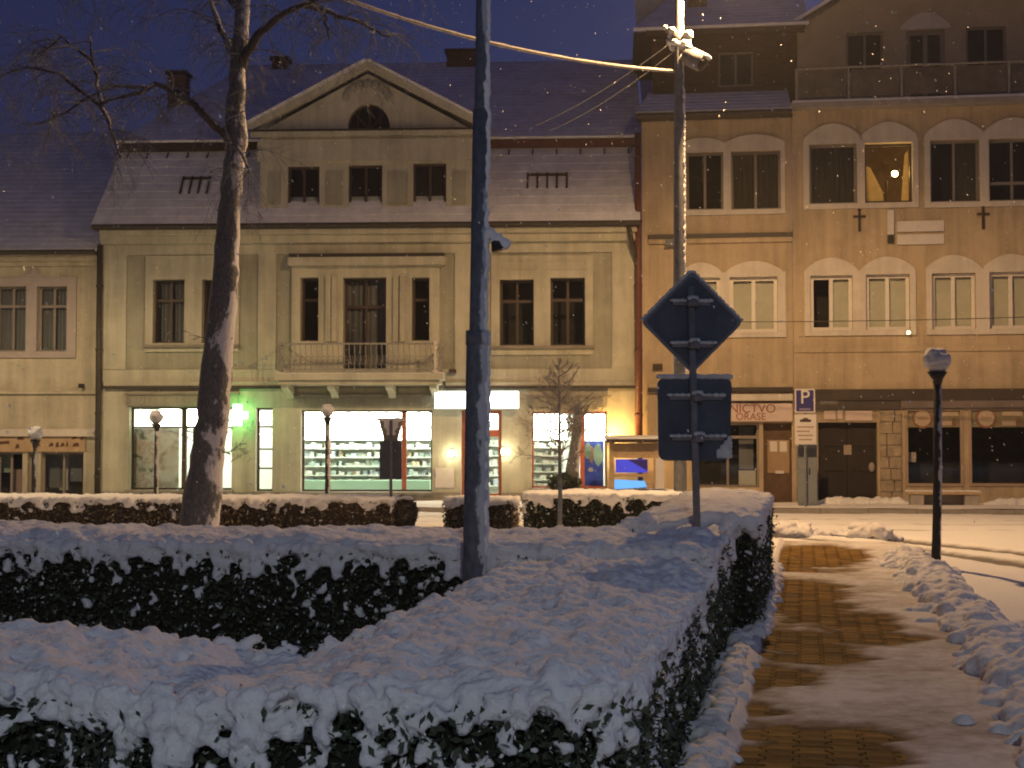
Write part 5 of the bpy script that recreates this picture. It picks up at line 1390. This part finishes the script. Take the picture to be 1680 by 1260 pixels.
for dz in (.10, -.05): MB().tube([(-.1, 0, zk + dz), (-.2, -.02, zk + dz + .06)], .03, 6).build('insulator', IRONL, fit)
# camera housing, pointing down to the right
cz = P(1133, 102, DC).z
cam_o = MB()
ax = Vector((.78, -.35, -.52)).normalized(); c0 = Vector((.10, -.12, cz + .10))
cam_o.tube([c0, c0 + ax * .10, c0 + ax * .34], [.13, .155, .155], 14)
co_ = cam_o.build('camera_housing', SIGNG, cp, True)
MB().tube([c0 + ax * .335, c0 + ax * .40], [.12, .12], 14).build('lens_hood', BLACK, co_, True)
MB().tube([(0, 0, cz + .02), tuple(c0)], .03, 8).build('camera_arm', GALV, cp)
upv = Vector((0, 0, 1)); sd = ax.cross(upv).normalized(); nu = sd.cross(ax).normalized()
snow_on('snow_lump', co_, [(c0 + ax * k * .05 + nu * .13 + sd * j * .05, (.05, .05, .038)) for k in range(0, 9) for j in (-1, 0, 1)], .016, .006)
bl = []; z = 2.2
while z < 9.6:
    r = .10 if z < 4.4 else .088 if z < 7.6 else .07
    a = R(rng.uniform(-40, 5)); bl.append(((r * math.cos(a) + .005, r * math.sin(a), z), (.024, .03, .06))); z += .03
snow_on('wind_packed_snow', cp, bl, .020, .004)
L = bpy.data.lights.new('sodium_light', 'SPOT'); L.energy = LAMP_MAIN; L.color = SODIUM; L.shadow_soft_size = .12; L.spot_size = R(172); L.spot_blend = .35
lo = bpy.data.objects.new('sodium_light', L); lo.location = (1.15, -.46, 9.95); link(lo, cp)
L = bpy.data.lights.new('sodium_stray_light', 'POINT'); L.energy = LAMP_MAIN * .085; L.color = SODIUM; L.shadow_soft_size = .12
lo = bpy.data.objects.new('sodium_stray_light', L); lo.location = (1.15, -.46, 9.75); link(lo, cp)
# second street lamp, standing just outside the left edge of the view
q = P(-165, 800, 29.0); sl2 = thing('street_lamp', 'street lamp standing left of the beige house beyond the picture edge', 'street lamp', (q.x, q.y, 0))
MB().tube([(0, 0, 0), (0, 0, 7.6)], [.09, .05], 12).build('pole', GALV, sl2, True)
h2 = MB().prism_z([(-.12, -.1), (.12, -.1), (.15, .6), (-.15, .6)], 7.6, 7.72).build('lamp_head', GALV, sl2)
MB().prism_z([(-.1, 0), (.1, 0), (.12, .55), (-.12, .55)], 7.57, 7.598).build('lens', LAMPHEAD, h2)
L = bpy.data.lights.new('warm_light', 'SPOT'); L.energy = LAMP_LEFT; L.color = (1.0, .72, .38); L.shadow_soft_size = .12; L.spot_size = R(168); L.spot_blend = .35
lo = bpy.data.objects.new('warm_light', L); lo.location = (0, .3, 7.5); link(lo, sl2)
L = bpy.data.lights.new('warm_stray_light', 'POINT'); L.energy = LAMP_LEFT * .12; L.color = (1.0, .72, .38); L.shadow_soft_size = .12
lo = bpy.data.objects.new('warm_stray_light', L); lo.location = (0, .3, 7.3); link(lo, sl2)

q = Vector((1.5, -20.0, 0)); sl3 = thing('street_lamp', 'unseen white fill lamp added behind the camera', 'street lamp', q, R(20))  # unseen lamp, added to brighten the foreground snow
MB().tube([(0, 0, 0), (0, 0, 11.9)], [.09, .05], 12).build('pole', GALV, sl3, True)
h3 = MB().prism_z([(-.12, -.1), (.12, -.1), (.15, .6), (-.15, .6)], 11.9, 12.0).build('lamp_head', GALV, sl3)
MB().prism_z([(-.1, 0), (.1, 0), (.12, .55), (-.12, .55)], 11.87, 11.898).build('lens', mat('fill_lamp_lens', (1, 1, 1), .5, emit=(.95, .96, 1.0), estr=30), h3)
L = bpy.data.lights.new('added_fill_light', 'SPOT'); L.energy = FILL_BEHIND; L.color = (.90, .98, 1.0); L.shadow_soft_size = .15; L.spot_size = R(170); L.spot_blend = .35
lo = bpy.data.objects.new('added_fill_light', L); lo.location = (0, .3, 11.8); link(lo, sl3)

# cables
def cable(label, p0, p1, sag, r, m, n=24, snow=False, name='cable'):
    p0, p1 = Vector(p0), Vector(p1); pts = []
    for i in range(n + 1):
        k = i / n; w = p0.lerp(p1, k); w.z -= sag * 4 * k * (1 - k); pts.append(w - p0)
    b = MB(); rr_ = [r * (1 + (.35 * noise.noise(Vector((i * .9, 3, 1))) if snow else 0)) for i in range(n + 1)]
    b.tube(pts, rr_, 6); o = b.build(name, m, None, True); o.location = p0
    return tag(o, label, 'cable')
SNOWC = mat('frosted_cable', (.40, .38, .36), .9, .2, 12)
cable('thick snow-crusted cable sagging from the lamp pole to the upper left', P(1110, 117, DC), P(300, -115, 22.0), .42, .030, SNOWC, 60, True)
cable('thin frosted wire running from the pole knot towards the pharmacy roof, upper one', P(1106, 66, DC), P(880, 205, 34.5), .12, .010, SNOWC, 16)
cable('thin frosted wire running from the pole knot towards the pharmacy roof, lower one', P(1104, 86, DC), P(900, 215, 34.5), .12, .009, SNOWC, 16)
cable('thin dark wire crossing in front of the white-framed windows', P(1150, 528, 33.5), P(1900, 512, 31.5), .06, .010, GUTTER, 12)

# back-facing road signs at the hedge
DS = 11.95
q = P(1148, 900, DS); rs = thing('road_sign', 'post with diamond and rounded square road signs seen from the back', 'road sign', (q.x, q.y, 0), R(4))
s_ = lambda px, py: (P(px, py, DS) - Vector((q.x, q.y, 0)))
b0, t0 = Vector((0, 0, -.05)), s_(1133, 470); t0.y = 0
MB().tube([b0, t0], .030, 12).build('post', SIGNG, rs, True)
def plate(poly, y0, y1, name, m, parent): return MB().prism(poly, y0, y1).build(name, m, parent)
def round_poly(pts, r, n=5):
    out = []
    N = len(pts)
    for i in range(N):
        p_, a_, b_ = Vector(pts[i]), Vector(pts[i - 1]), Vector(pts[(i + 1) % N])
        d0 = (a_ - p_).normalized(); d1 = (b_ - p_).normalized()
        for k in range(n + 1):
            f = k / n; out.append(tuple(p_ + d0 * r * (1 - f) ** 2 + d1 * r * f ** 2))
    return out
c = s_(1137, 528); h = .418
dm = round_poly([(c.x - h, c.z), (c.x, c.z - h), (c.x + h, c.z), (c.x, c.z + h)], .05)
dmo = plate(dm, .036, .060, 'diamond_plate', SIGNB, rs)
rimp = [Vector((a, b_)) for a, b_ in dm]; cc = Vector((c.x, c.z))
rim = MB()
for i in range(len(rimp)):
    a, b_ = rimp[i], rimp[(i + 1) % len(rimp)]; ai, bi = cc + (a - cc) * .925, cc + (b_ - cc) * .925
    rim.add([(a.x, .033, a.y), (b_.x, .033, b_.y), (bi.x, .033, bi.y), (ai.x, .033, ai.y), (a.x, .062, a.y), (b_.x, .062, b_.y)], [(0, 1, 2, 3), (0, 4, 5, 1)])
rim.build('rim', SIGNG, dmo)
def brace(px0, px1, py, parent):
    a, b_ = s_(px0, py), s_(px1, py); mid = (a.x + b_.x) / 2
    o = MB().box(a.x, .010, a.z - .018, b_.x, .0345, a.z + .018).build('brace', SIGNG, parent)
    MB().tube([(mid, -.03, a.z - .03), (mid, -.03, a.z + .03)], .046, 10).build('clamp', SIGNG, o, True)
    snow_on('snow_lump', o, [((a.x + (b_.x - a.x) * k / 8, .005, a.z + .02), (.03, .02, .014 + .012 * (abs(noise.noise(Vector((px0, k * .8, 1)))))) ) for k in range(9)] + [((mid + .02 * j, -.05, a.z + .035), (.03, .025, .022)) for j in (-1, 0, 1)], .008, .003, m=SIGNSNOW)
SIGNSNOW = mat('thin_sign_snow', (.50, .52, .56), .9, .2, 12)
brace(1104, 1166, 497, dmo); brace(1104, 1172, 566, dmo)
x0, x1 = s_(1079, 600).x, s_(1203, 600).x; zt, zb_ = s_(1140, 620).z, s_(1140, 756).z
sq = plate(round_poly([(x0 + .01, zb_), (x1 - .02, zb_), (x1, zt), (x0, zt)], .07), .036, .060, 'square_plate', SIGNB, rs)
brace(1099, 1186, 652, sq); brace(1103, 1188, 719, sq)
snow_on('snow_edge', sq, [((x0 + (x1 - x0) * (k + .5) / 16, .045, zt + .012), (.035, .03, .022 + .012 * abs(noise.noise(Vector((k * .7, 2, 2)))))) for k in range(16)], .010, .004, m=SIGNSNOW)
snow_on('snow_patch', sq, [((x1 - .02 - .03 * a, .034, zb_ + .04 + .035 * b_), (.03, .008, .03)) for a in range(4) for b_ in range(5) if a + b_ < 5], .010, .003, m=SIGNSNOW)
for sgn_ in (-1, 1):
    snow_on('snow_edge', dmo, [((c.x + sgn_ * h * (k + .5) / 14, .05, c.z + h * (1 - (k + .5) / 14) + .008), (.024, .022, .016)) for k in range(14)], .009, .003, m=SIGNSNOW)

# give-way sign from the back with a dark plate below
DG = 26.4
q = P(641, 860, DG); gw = thing('road_sign', 'snow-capped give-way sign from the back above a dark plate', 'road sign', (q.x, q.y, 0))
g_ = lambda px, py: (P(px, py, DG) - Vector((q.x, q.y, 0)))
MB().tube([(0, 0, -.05), (0, 0, g_(641, 690).z)], .028, 10).build('post', SIGNG, gw, True)
a, b_, c_ = g_(621, 690), g_(661, 690), g_(641, 768)
tri = plate(round_poly([(c_.x, c_.z), (b_.x, b_.z), (a.x, a.z)], .03), .03, .05, 'triangle_plate', mat('dull_tan_sign_back', (.24, .22, .20), .7, .2, 8), gw)
snow_on('snow_patch', tri, [((a.x + (b_.x - a.x) * k / 8, .03, a.z + .02), (.04, .04, .03 + .02 * abs(noise.noise(Vector((k * .9, 5, 1)))))) for k in range(9)] + [((c_.x + x * .05, .022, a.z - .05 - z * .06), (.04, .012, .04)) for z in range(4) for x in range(-2 + z // 2, 3 - z // 2)], .02, .006)
d0, d1 = g_(623, 724), g_(659, 786)
plate(round_poly([(d0.x, d1.z), (d1.x, d1.z), (d1.x, d0.z), (d0.x, d0.z)], .03), -.012, .012, 'square_plate', SIGNB, gw)

# globe lamps
def globe_lamp(px, D, ztop, label, rpost=.052, rg=.19, bend=0.0):
    q = P(px, 800, D); o = thing('park_lamp', label, 'lamp', (q.x, q.y, 0), 0, 'short park lamps with globe heads')
    zg = ztop - rg
    MB().tube([(-bend, 0, -.05), (-bend * .6, 0, .5), (-bend * .2, 0, 1.2), (0, 0, zg - .25)], [rpost * 1.15, rpost, rpost, rpost * .9], 12).build('post', LAMPPOST, o, True)
    MB().tube([(0, 0, zg - .28), (0, 0, zg - .2), (0, 0, zg - .12)], [rpost * .9, rpost * 1.3, rg * .75], 12).build('collar', BLACK, o, True)
    MB().ball((0, 0, zg), rg * .9, 14, 10, 1, 1, .95).build('globe', GLOBE, o, True)
    rng = random.Random(int(px))
    snow_on('snow_cap', o, [((rng.uniform(-.45, .45) * rg, rng.uniform(-.45, .45) * rg, zg + rg * .62 + rng.uniform(-.02, .02)), (rg * .42, rg * .42, rg * .34)) for _ in range(14)] + [((rg * .72 * math.cos(k), rg * .72 * math.sin(k), zg + rng.uniform(-.02, .3) * rg), (rg * .33, rg * .33, rg * .42)) for k in np.arange(0, 6.2, .62)], .02, .01, m=mat('grey_wet_snow', (.52, .53, .58), .9, .1, 8))
    return o
globe_lamp(1540, 18.3, P(1540, 572, 18.3).z, 'short park lamp with snowy round head beside the snow ridge', .055, .17, .05)
globe_lamp(256, 31, P(256, 674, 31).z, 'slim park lamp in front of the poster window', .05, .15)
globe_lamp(537, 31, P(537, 664, 31).z, 'slim park lamp in front of the big lit shop window', .05, .14)
globe_lamp(57, 31, P(57, 700, 31).z, 'slim park lamp in front of the beige house shop', .05, .16)

# parking sign and ticket cabinet
DP = 33.6
q = P(1322, 830, DP); pk = thing('parking_sign', 'blue parking sign with a pale plate below on a grey post', 'sign', (q.x, q.y, .1), -FR.a)
g_ = lambda px, py: (P(px, py, DP) - Vector((q.x, q.y, .1)))
MB().tube([(0, .02, 0), (0, .02, g_(1320, 637).z)], .03, 10).build('post', GALV, pk)
a, b_ = g_(1304, 638), g_(1337, 677)
pb = plate(round_poly([(a.x, b_.z), (b_.x, b_.z), (b_.x, a.z), (a.x, a.z)], .03), -.02, .0, 'blue_plate', SIGNW, pk)
plate(round_poly([(a.x + .03, b_.z + .03), (b_.x - .03, b_.z + .03), (b_.x - .03, a.z - .03), (a.x + .03, a.z - .03)], .02), -.026, -.0205, 'blue_field', BLUEP, pb)
text('letter', 'P', .44, SIGNW, pb, ((a.x + b_.x) / 2, -.031, a.z - .20), ext=.003)
box('small_print_bar', mat('lilac_print', (.22, .18, .32), .6), pb, a.x + .10, -.030, b_.z + .055, b_.x - .10, -.0265, b_.z + .10)
a, b_ = g_(1304, 680), g_(1339, 729)
wp = plate(round_poly([(a.x, b_.z), (b_.x, b_.z), (b_.x, a.z), (a.x, a.z)], .02), -.02, .0, 'white_plate', SIGNW, pk)
w_ = b_.x - a.x
MB().prism([(a.x + .12, a.z - .17), (b_.x - .12, a.z - .17), (b_.x - .11, a.z - .12), (b_.x - .17, a.z - .11), (b_.x - .2, a.z - .08), (a.x + .2, a.z - .08), (a.x + .17, a.z - .11), (a.x + .11, a.z - .12)], -.026, -.0205).build('car_symbol', DARKL, wp)
for k, (f0, f1) in enumerate(((.1, .9), (.08, .7), (.15, .85), (.2, .8))): box('print_line', mat('faded_print', (.34, .26, .2), .7), wp, a.x + w_ * f0, -.025, a.z - .30 - .095 * k, a.x + w_ * f1, -.0205, a.z - .27 - .095 * k)
q = P(1325, 830, 33.9); tc_ = thing('ticket_cabinet', 'grey-blue street cabinet standing below the parking sign', 'cabinet', (q.x, q.y, .1), -FR.a)
g_ = lambda px, py: (P(px, py, 33.9) - Vector((q.x, q.y, .1)))
a, b_ = g_(1309, 731), g_(1341, 826)
o = MB().box(a.x, .0, .05, b_.x, .3, a.z).build('body', CABIN, tc_); bevel(o, .02, 2)
box('base', CONC, tc_, a.x + .02, .02, 0, b_.x - .02, .28, .049)
dw = (b_.x - a.x) / 2
for k in range(2): 
    o = box('door', CABIN, tc_, a.x + .02 + k * dw, -.014, .1, a.x + (k + 1) * dw - .015, -.001, a.z - .28)
    box('handle', BLACK, o, a.x + dw + (-.06 if k == 0 else .03), -.03, .75, a.x + dw + (-.03 if k == 0 else .06), -.0145, .9)
box('top_panel', mat('dark_cabinet', (.10, .11, .12), .5), tc_, a.x + .03, -.012, a.z - .26, b_.x - .03, -.001, a.z - .06)
snow_on('snow_cap', tc_, [((a.x + (b_.x - a.x) * (k + .5) / 6, .15, a.z + .01), (.08, .14, .025)) for k in range(6)], .03, .006)

# bench
q = P(1553, 835, 34.0); bn = thing('bench', 'concrete bench with snowy seat below the shop window', 'bench', (q.x, q.y, .1), -FR.a)
g_ = lambda px, py: (P(px, py, 34.0) - Vector((q.x, q.y, .1)))
a, b_ = g_(1490, 808), g_(1610, 838)
for x in (a.x + .08, b_.x - .38): o = MB().box(x, 0, 0, x + .3, .42, a.z - .05).build('support', CONC, bn); bevel(o, .015)
o = MB().box(a.x, -.03, a.z - .05, b_.x, .45, a.z + .02).build('seat', TANW, bn); bevel(o, .012)
box('rear_panel', PLINTH, bn, a.x + .38, .3, .03, b_.x - .38, .36, a.z - .06)
snow_on('snow_cap', bn, [((a.x + .06 + (b_.x - a.x - .12) * k / 16, .2 + random.uniform(-.05, .05), a.z + .025), (.09, .2, .025)) for k in range(17)], .03, .008)

# kiosk with blue lit screen at the end of the pharmacy
DK = 34.8
q = P(1040, 830, DK); kb = thing('kiosk', 'small wooden kiosk with snowy roof and blue lit screen', 'kiosk', (q.x, q.y, .1), -FM.a)
g_ = lambda px, py: (P(px, py, DK) - Vector((q.x, q.y, .1)))
a, b_ = g_(998, 722), g_(1082, 800)
za = a.z
o = MB().prism([(a.x + .06, 0), (b_.x - .06, 0), (b_.x - .06, .55), (a.x + .06, .55)], .0, .55).build('base_cabinet', TANW, kb); 
for x in (a.x + .02, b_.x - .14): box('post', TANW, kb, x, .0, .0 if x < 0 else .0, x + .12, .12, za - .06) if False else box('post', TANW, kb, x - .0, -.13, 0, x + .12, -.01, za - .06)
MB().prism([(a.x + .16, za - .42), (b_.x - .16, za - .42), (b_.x - .04, za - .07), (a.x + .04, za - .07)], -.10, .5).build('header_panel', TANW, kb)
MB().prism_x([(-.35, za - .06), (.7, za - .02), (.7, za + .04), (-.35, za)], a.x - .05, b_.x + .05).build('roof', DARKB, kb)
snow_on('snow_cap', kb, [((a.x + (b_.x - a.x) * k / 12, y, za + .05 + .04 * y), (.12, .16, .045)) for k in range(13) for y in (-.22, .05, .32, .58)], .035, .012)
sc_ = MB().box(a.x + .17, -.06, za - .76, b_.x - .28, -.02, za - .45).build('screen', BLUEG, kb)
MB().prism([(a.x + .45, za - .46), (b_.x - .285, za - .46), (b_.x - .285, za - .72)], -.066, -.0605).build('screen_shade', mat('dark_screen', (.02, .015, .08), .5, emit=(.03, .015, .10), estr=.5), sc_)
box('shelf', TANW, kb, a.x + .13, -.12, za - .86, b_.x - .24, .1, za - .79)
lb_ = MB().prism([(a.x + .05, za - 1.16), (b_.x - .3, za - 1.10), (b_.x - .35, za - .96), (a.x + .05, za - .92)], -.05, -.005).build('lower_screen', BLUEV, kb)
box('side_panel', SIGNW, kb, b_.x - .10, -.16, .1, b_.x + .10, -.132, za - .42)
# orange wall lamp above it
uu, zz = FM.at(1000, 716, -.3)
wl2 = on_main('wall_lamp', 'small orange wall lamp glowing above the kiosk roof', 'lamp', uu, -.04, zz)
MB().box(-.04, -.2, -.06, .04, .0, -.02).build('arm', IRON, wl2); MB().ball((0, -.24, 0), .065, 12, 8).build('bulb', ORANGEBULB, wl2, True)
L = bpy.data.lights.new('orange_glow', 'POINT'); L.energy = 90; L.color = (1, .54, .14); L.shadow_soft_size = .06
lo = bpy.data.objects.new('orange_glow', L); lo.location = (0.05, -.36, .05); link(lo, wl2)

# ------------------------------------------------------------------ trees
def grow(b, p0, d0, length, r, level, rng, droop, spread, out=None, sides=4, seg=5, kids=(5, 5, 4), kfac=.55):
    pts = [Vector(p0)]; d = Vector(d0).normalized(); rads = [r]
    for i in range(seg):
        d = (d + Vector((rng.gauss(0, .14), rng.gauss(0, .14), rng.gauss(0, .12) - droop * (.5 + i / seg)))).normalized()
        pts.append(pts[-1] + d * (length / seg)); rads.append(max(.0022, r * (1 - .85 * (i + 1) / seg)))
    b.tube(pts, rads, sides if level < 2 else 3, False)
    if level < len(kids):
        for k in range(kids[level]):
            f = rng.uniform(.15, 1.0); i = min(seg - 1, int(f * seg)); q = pts[i].lerp(pts[i + 1], f * seg - i)
            dd = (pts[i + 1] - pts[i]).normalized(); side = Vector((rng.gauss(0, 1), rng.gauss(0, 1), rng.gauss(0, .6))).normalized()
            grow(b, q, (dd * (1 - spread) + side * spread), length * kfac * rng.uniform(.6, 1.2), max(.003, rads[i] * .55), level + 1, rng, droop * 1.25, spread, out, sides, 4, kids, kfac)
DT = 20.0
q = P(325, 900, DT); tr = thing('birch_tree', 'tall leaning birch with dark snow-patched trunk and bare drooping twigs', 'tree', (q.x, q.y, 0))
g_ = lambda px, py, dy=0.0: (P(px, py, DT + dy) - Vector((q.x, q.y, 0)))
tk = [(318, 930, 44), (326, 860, 33), (338, 770, 29), (348, 690, 27), (356, 600, 25), (366, 500, 22.5), (371, 430, 21), (377, 340, 18), (382, 280, 17), (388, 235, 18), (386, 180, 15), (390, 110, 14), (395, 60, 12.5), (398, 0, 11.5), (400, -80, 9), (402, -170, 5)]
pp = []; rr2 = []
for i in range(len(tk) - 1):
    for k in range(4):
        f = k / 4; x = tk[i][0] * (1 - f) + tk[i + 1][0] * f; y = tk[i][1] * (1 - f) + tk[i + 1][1] * f; w = tk[i][2] * (1 - f) + tk[i + 1][2] * f
        pp.append(g_(x + 2.2 * noise.noise(Vector((y * .03, 0, 5))), y)); rr2.append(w * DT / FPX * (1 + .10 * noise.noise(Vector((y * .05, 2, 1)))))
tb2 = MB(); tb2.tube(pp, rr2, 18)
tb2.v = [tuple(Vector(v) + Vector((noise.noise(Vector(v) * 4.5), noise.noise(Vector(v) * 4.5 + Vector((9, 0, 0))), 0)) * .025) for v in tb2.v]
tb2.build('trunk', BARK, tr, True)
rng = random.Random(17)
limbs = [  # px polylines with end depth offset and base radius px
    ([(388, 238), (352, 205), (318, 172), (290, 148), (255, 140), (215, 153), (165, 172)], -1.0, 8.5),
    ([(165, 172), (178, 205), (192, 238), (198, 262)], -.2, 4.0), ([(168, 176), (160, 140), (154, 100), (146, 55)], .3, 4.5), ([(240, 142), (180, 140), (110, 185), (60, 205)], .8, 3.5),
    ([(392, 108), (372, 70), (358, 35), (345, -10), (330, -60)], .6, 7), ([(394, 112), (408, 80), (430, 52), (465, 22), (510, 2), (560, -30)], -.8, 9.5),
    ([(500, 6), (540, 20), (575, 32), (606, 44), (640, 60)], .2, 5.5), ([(530, 14), (533, 40), (540, 66)], .1, 4), ([(400, -20), (440, -60), (520, -90), (620, -80), (700, -30)], .6, 7),
    ([(396, 20), (360, -30), (280, -70), (200, -60), (120, 0)], .5, 7), ([(160, 172), (100, 120), (40, 110), (-30, 140)], .9, 4.5), ([(388, 232), (402, 262), (410, 285)], -.6, 4), ([(150, 100), (100, 60), (60, 90)], .5, 3)]
tw = MB()
for L_, dy, r in limbs:
    n = len(L_); pts = [g_(x, y, dy * i / (n - 1)) for i, (x, y) in enumerate(L_)]
    # resample with slight kinks
    fine = []
    for i in range(n - 1):
        for k in range(3): fine.append(pts[i].lerp(pts[i + 1], k / 3) + Vector((rng.gauss(0, .012), rng.gauss(0, .03), rng.gauss(0, .012))))
    fine.append(pts[-1]); m_ = len(fine)
    MB().tube(fine, [max(.006, r * DT / FPX * (1 - .7 * i / (m_ - 1))) for i in range(m_)], 8).build('limb', LIMB, tr, True)
    tot = sum((pts[i + 1] - pts[i]).length for i in range(n - 1))
    for k in range(int(tot * 7) + 3):
        i = rng.randrange(1, m_ - 1); dd = (fine[i + 1] - fine[i]).normalized(); sdv = Vector((rng.gauss(0, 1), rng.gauss(0, 1), rng.gauss(.1, .8))).normalized()
        grow(tw, fine[i], dd * .4 + sdv * .8, rng.uniform(.35, 1.0), .010, 0, rng, .16, .55, kids=(6, 4), kfac=.6)
for k in range(16):      # short shoots on the trunk
    x, y = rng.choice([(330, 700), (372, 730), (345, 500), (340, 560), (385, 300), (355, 340), (318, 720), (378, 745)]); 
    grow(tw, g_(x, y + rng.uniform(-20, 20), -.1), Vector((rng.choice((-1, 1)), -.3, .5)), .28, .008, 1, rng, .02, .6, kids=(0, 4, 3))
tw.build('twigs', TWIG, tr, kind='stuff')
# young frosted conifer in front of the right shop window
DY = 22.2
q = P(918, 850, DY); sp_ = thing('young_tree', 'young frosted sapling with spreading twigs in front of the right shop window', 'tree', (q.x, q.y, 0))
ht = P(918, 592, DY).z
MB().tube([(0, 0, -.05), (.01, 0, .8), (.0, 0, 1.6), (-.01, 0, ht)], [.038, .032, .022, .004], 8).build('trunk', TWIG, sp_, True)
tw = MB(); rng = random.Random(31)
for k in range(46):
    z = 1.30 + (ht - 1.30) * (k / 46) ** 1.0; a = k * 2.4; ln = (.78 * (1 - ((z - 1.30) / (ht - 1.30)) ** 1.3) + .10) * rng.uniform(.7, 1.1)
    grow(tw, (0, 0, z), (math.cos(a), math.sin(a), .25 + .35 * (z / ht)), ln, .013, 0, rng, -.07, .5, kids=(9, 4), kfac=.42)
tw.build('twigs', TWIGS, sp_, kind='stuff')
# dark stub tree and planter by the shop window
DB = 34.6
q = P(941, 830, DB); st = thing('potted_tree', 'dark stubby tree in a planter before the right shop window', 'tree', (q.x, q.y, .1))
g_ = lambda px, py: (P(px, py, DB) - Vector((q.x, q.y, .1)))
pts = [g_(940, 800), g_(939, 770), g_(943, 740), g_(946, 715), g_(948, 690), g_(946, 670)]
MB().tube(pts, [.17, .16, .13, .13, .11, .06], 12).build('trunk', BARK, st, True)
pl_o = MB().tube([(0, 0, 0), (0, 0, .3), (0, 0, .42)], [.26, .34, .36], 16).build('planter', CORE, st, True)
tw = MB(); rng = random.Random(41)
for k in range(26): grow(tw, g_(946, 668 + k * 2.0), (rng.gauss(0, 1), rng.gauss(0, 1), .9), rng.uniform(.3, .75), .016, 0, rng, 0.0, .55, kids=(7, 3), kfac=.5)
tw.build('twigs', TWIG, st, kind='stuff')
nb = 900; rr_ = RNG.normal(size=(nb, 3)); rr_ /= np.linalg.norm(rr_, axis=1)[:, None]
C = rr_ * np.array([.36, .3, .2]) * RNG.uniform(.5, 1.08, size=(nb, 1)) + np.array([-.2, 0, .55]); a_ = RNG.normal(size=(nb, 3)) * .05; b2 = RNG.normal(size=(nb, 3)) * .025
quads_mesh('leaves', np.stack([C - a_, C + b2, C + a_, C - b2], 1), LEAF, st, 'stuff')

# ------------------------------------------------------------------ air: falling snow and the thin winter haze
iv, jf = ico(); bm = bmesh.new(); bmesh.ops.create_icosphere(bm, subdivisions=1, radius=1); fv = np.array([v.co[:] for v in bm.verts]); ff = np.array([[v.index for v in f.verts] for f in bm.faces]); bm.free()
fb = MB(); rng = random.Random(99)
for k in range(3600):
    D = 4 + 30 * rng.random() ** .6; q = P(rng.uniform(-150, 1830), rng.uniform(-150, 1260), D)
    if q.z < 1.1: continue
    r = rng.uniform(.0022, .0050) * (.6 + D / 26)
    tilt_ = Vector((.5, 0, -1)).normalized()
    kk = len(fb.v)
    for v in fv:
        p_ = Vector(v) * r; p_ += tilt_ * p_.dot(tilt_) * 1.2; fb.v.append(tuple(q + p_))
    fb.f += [tuple(int(i) + kk for i in f) for f in ff]
tag(fb.build('falling_snow', SNOW, None, True), 'fine snowflakes falling all across the street', 'snow', kind='stuff')
hz = bpy.data.materials.new('winter_haze'); hz.use_nodes = True; nt = hz.node_tree
for n_ in list(nt.nodes):
    if n_.type == 'BSDF_PRINCIPLED': nt.nodes.remove(n_)
pv = nt.nodes.new('ShaderNodeVolumePrincipled'); pv.inputs['Color'].default_value = (.9, .92, 1, 1); pv.inputs['Density'].default_value = .0008; pv.inputs['Anisotropy'].default_value = .3
nt.links.new(pv.outputs[0], [n_ for n_ in nt.nodes if n_.type == 'OUTPUT_MATERIAL'][0].inputs['Volume'])
tag(MB().box(-60, -30, -1.1, 60, 62, 17.5).build('haze', hz), 'thin pale winter haze filling the square', 'haze', kind='stuff')
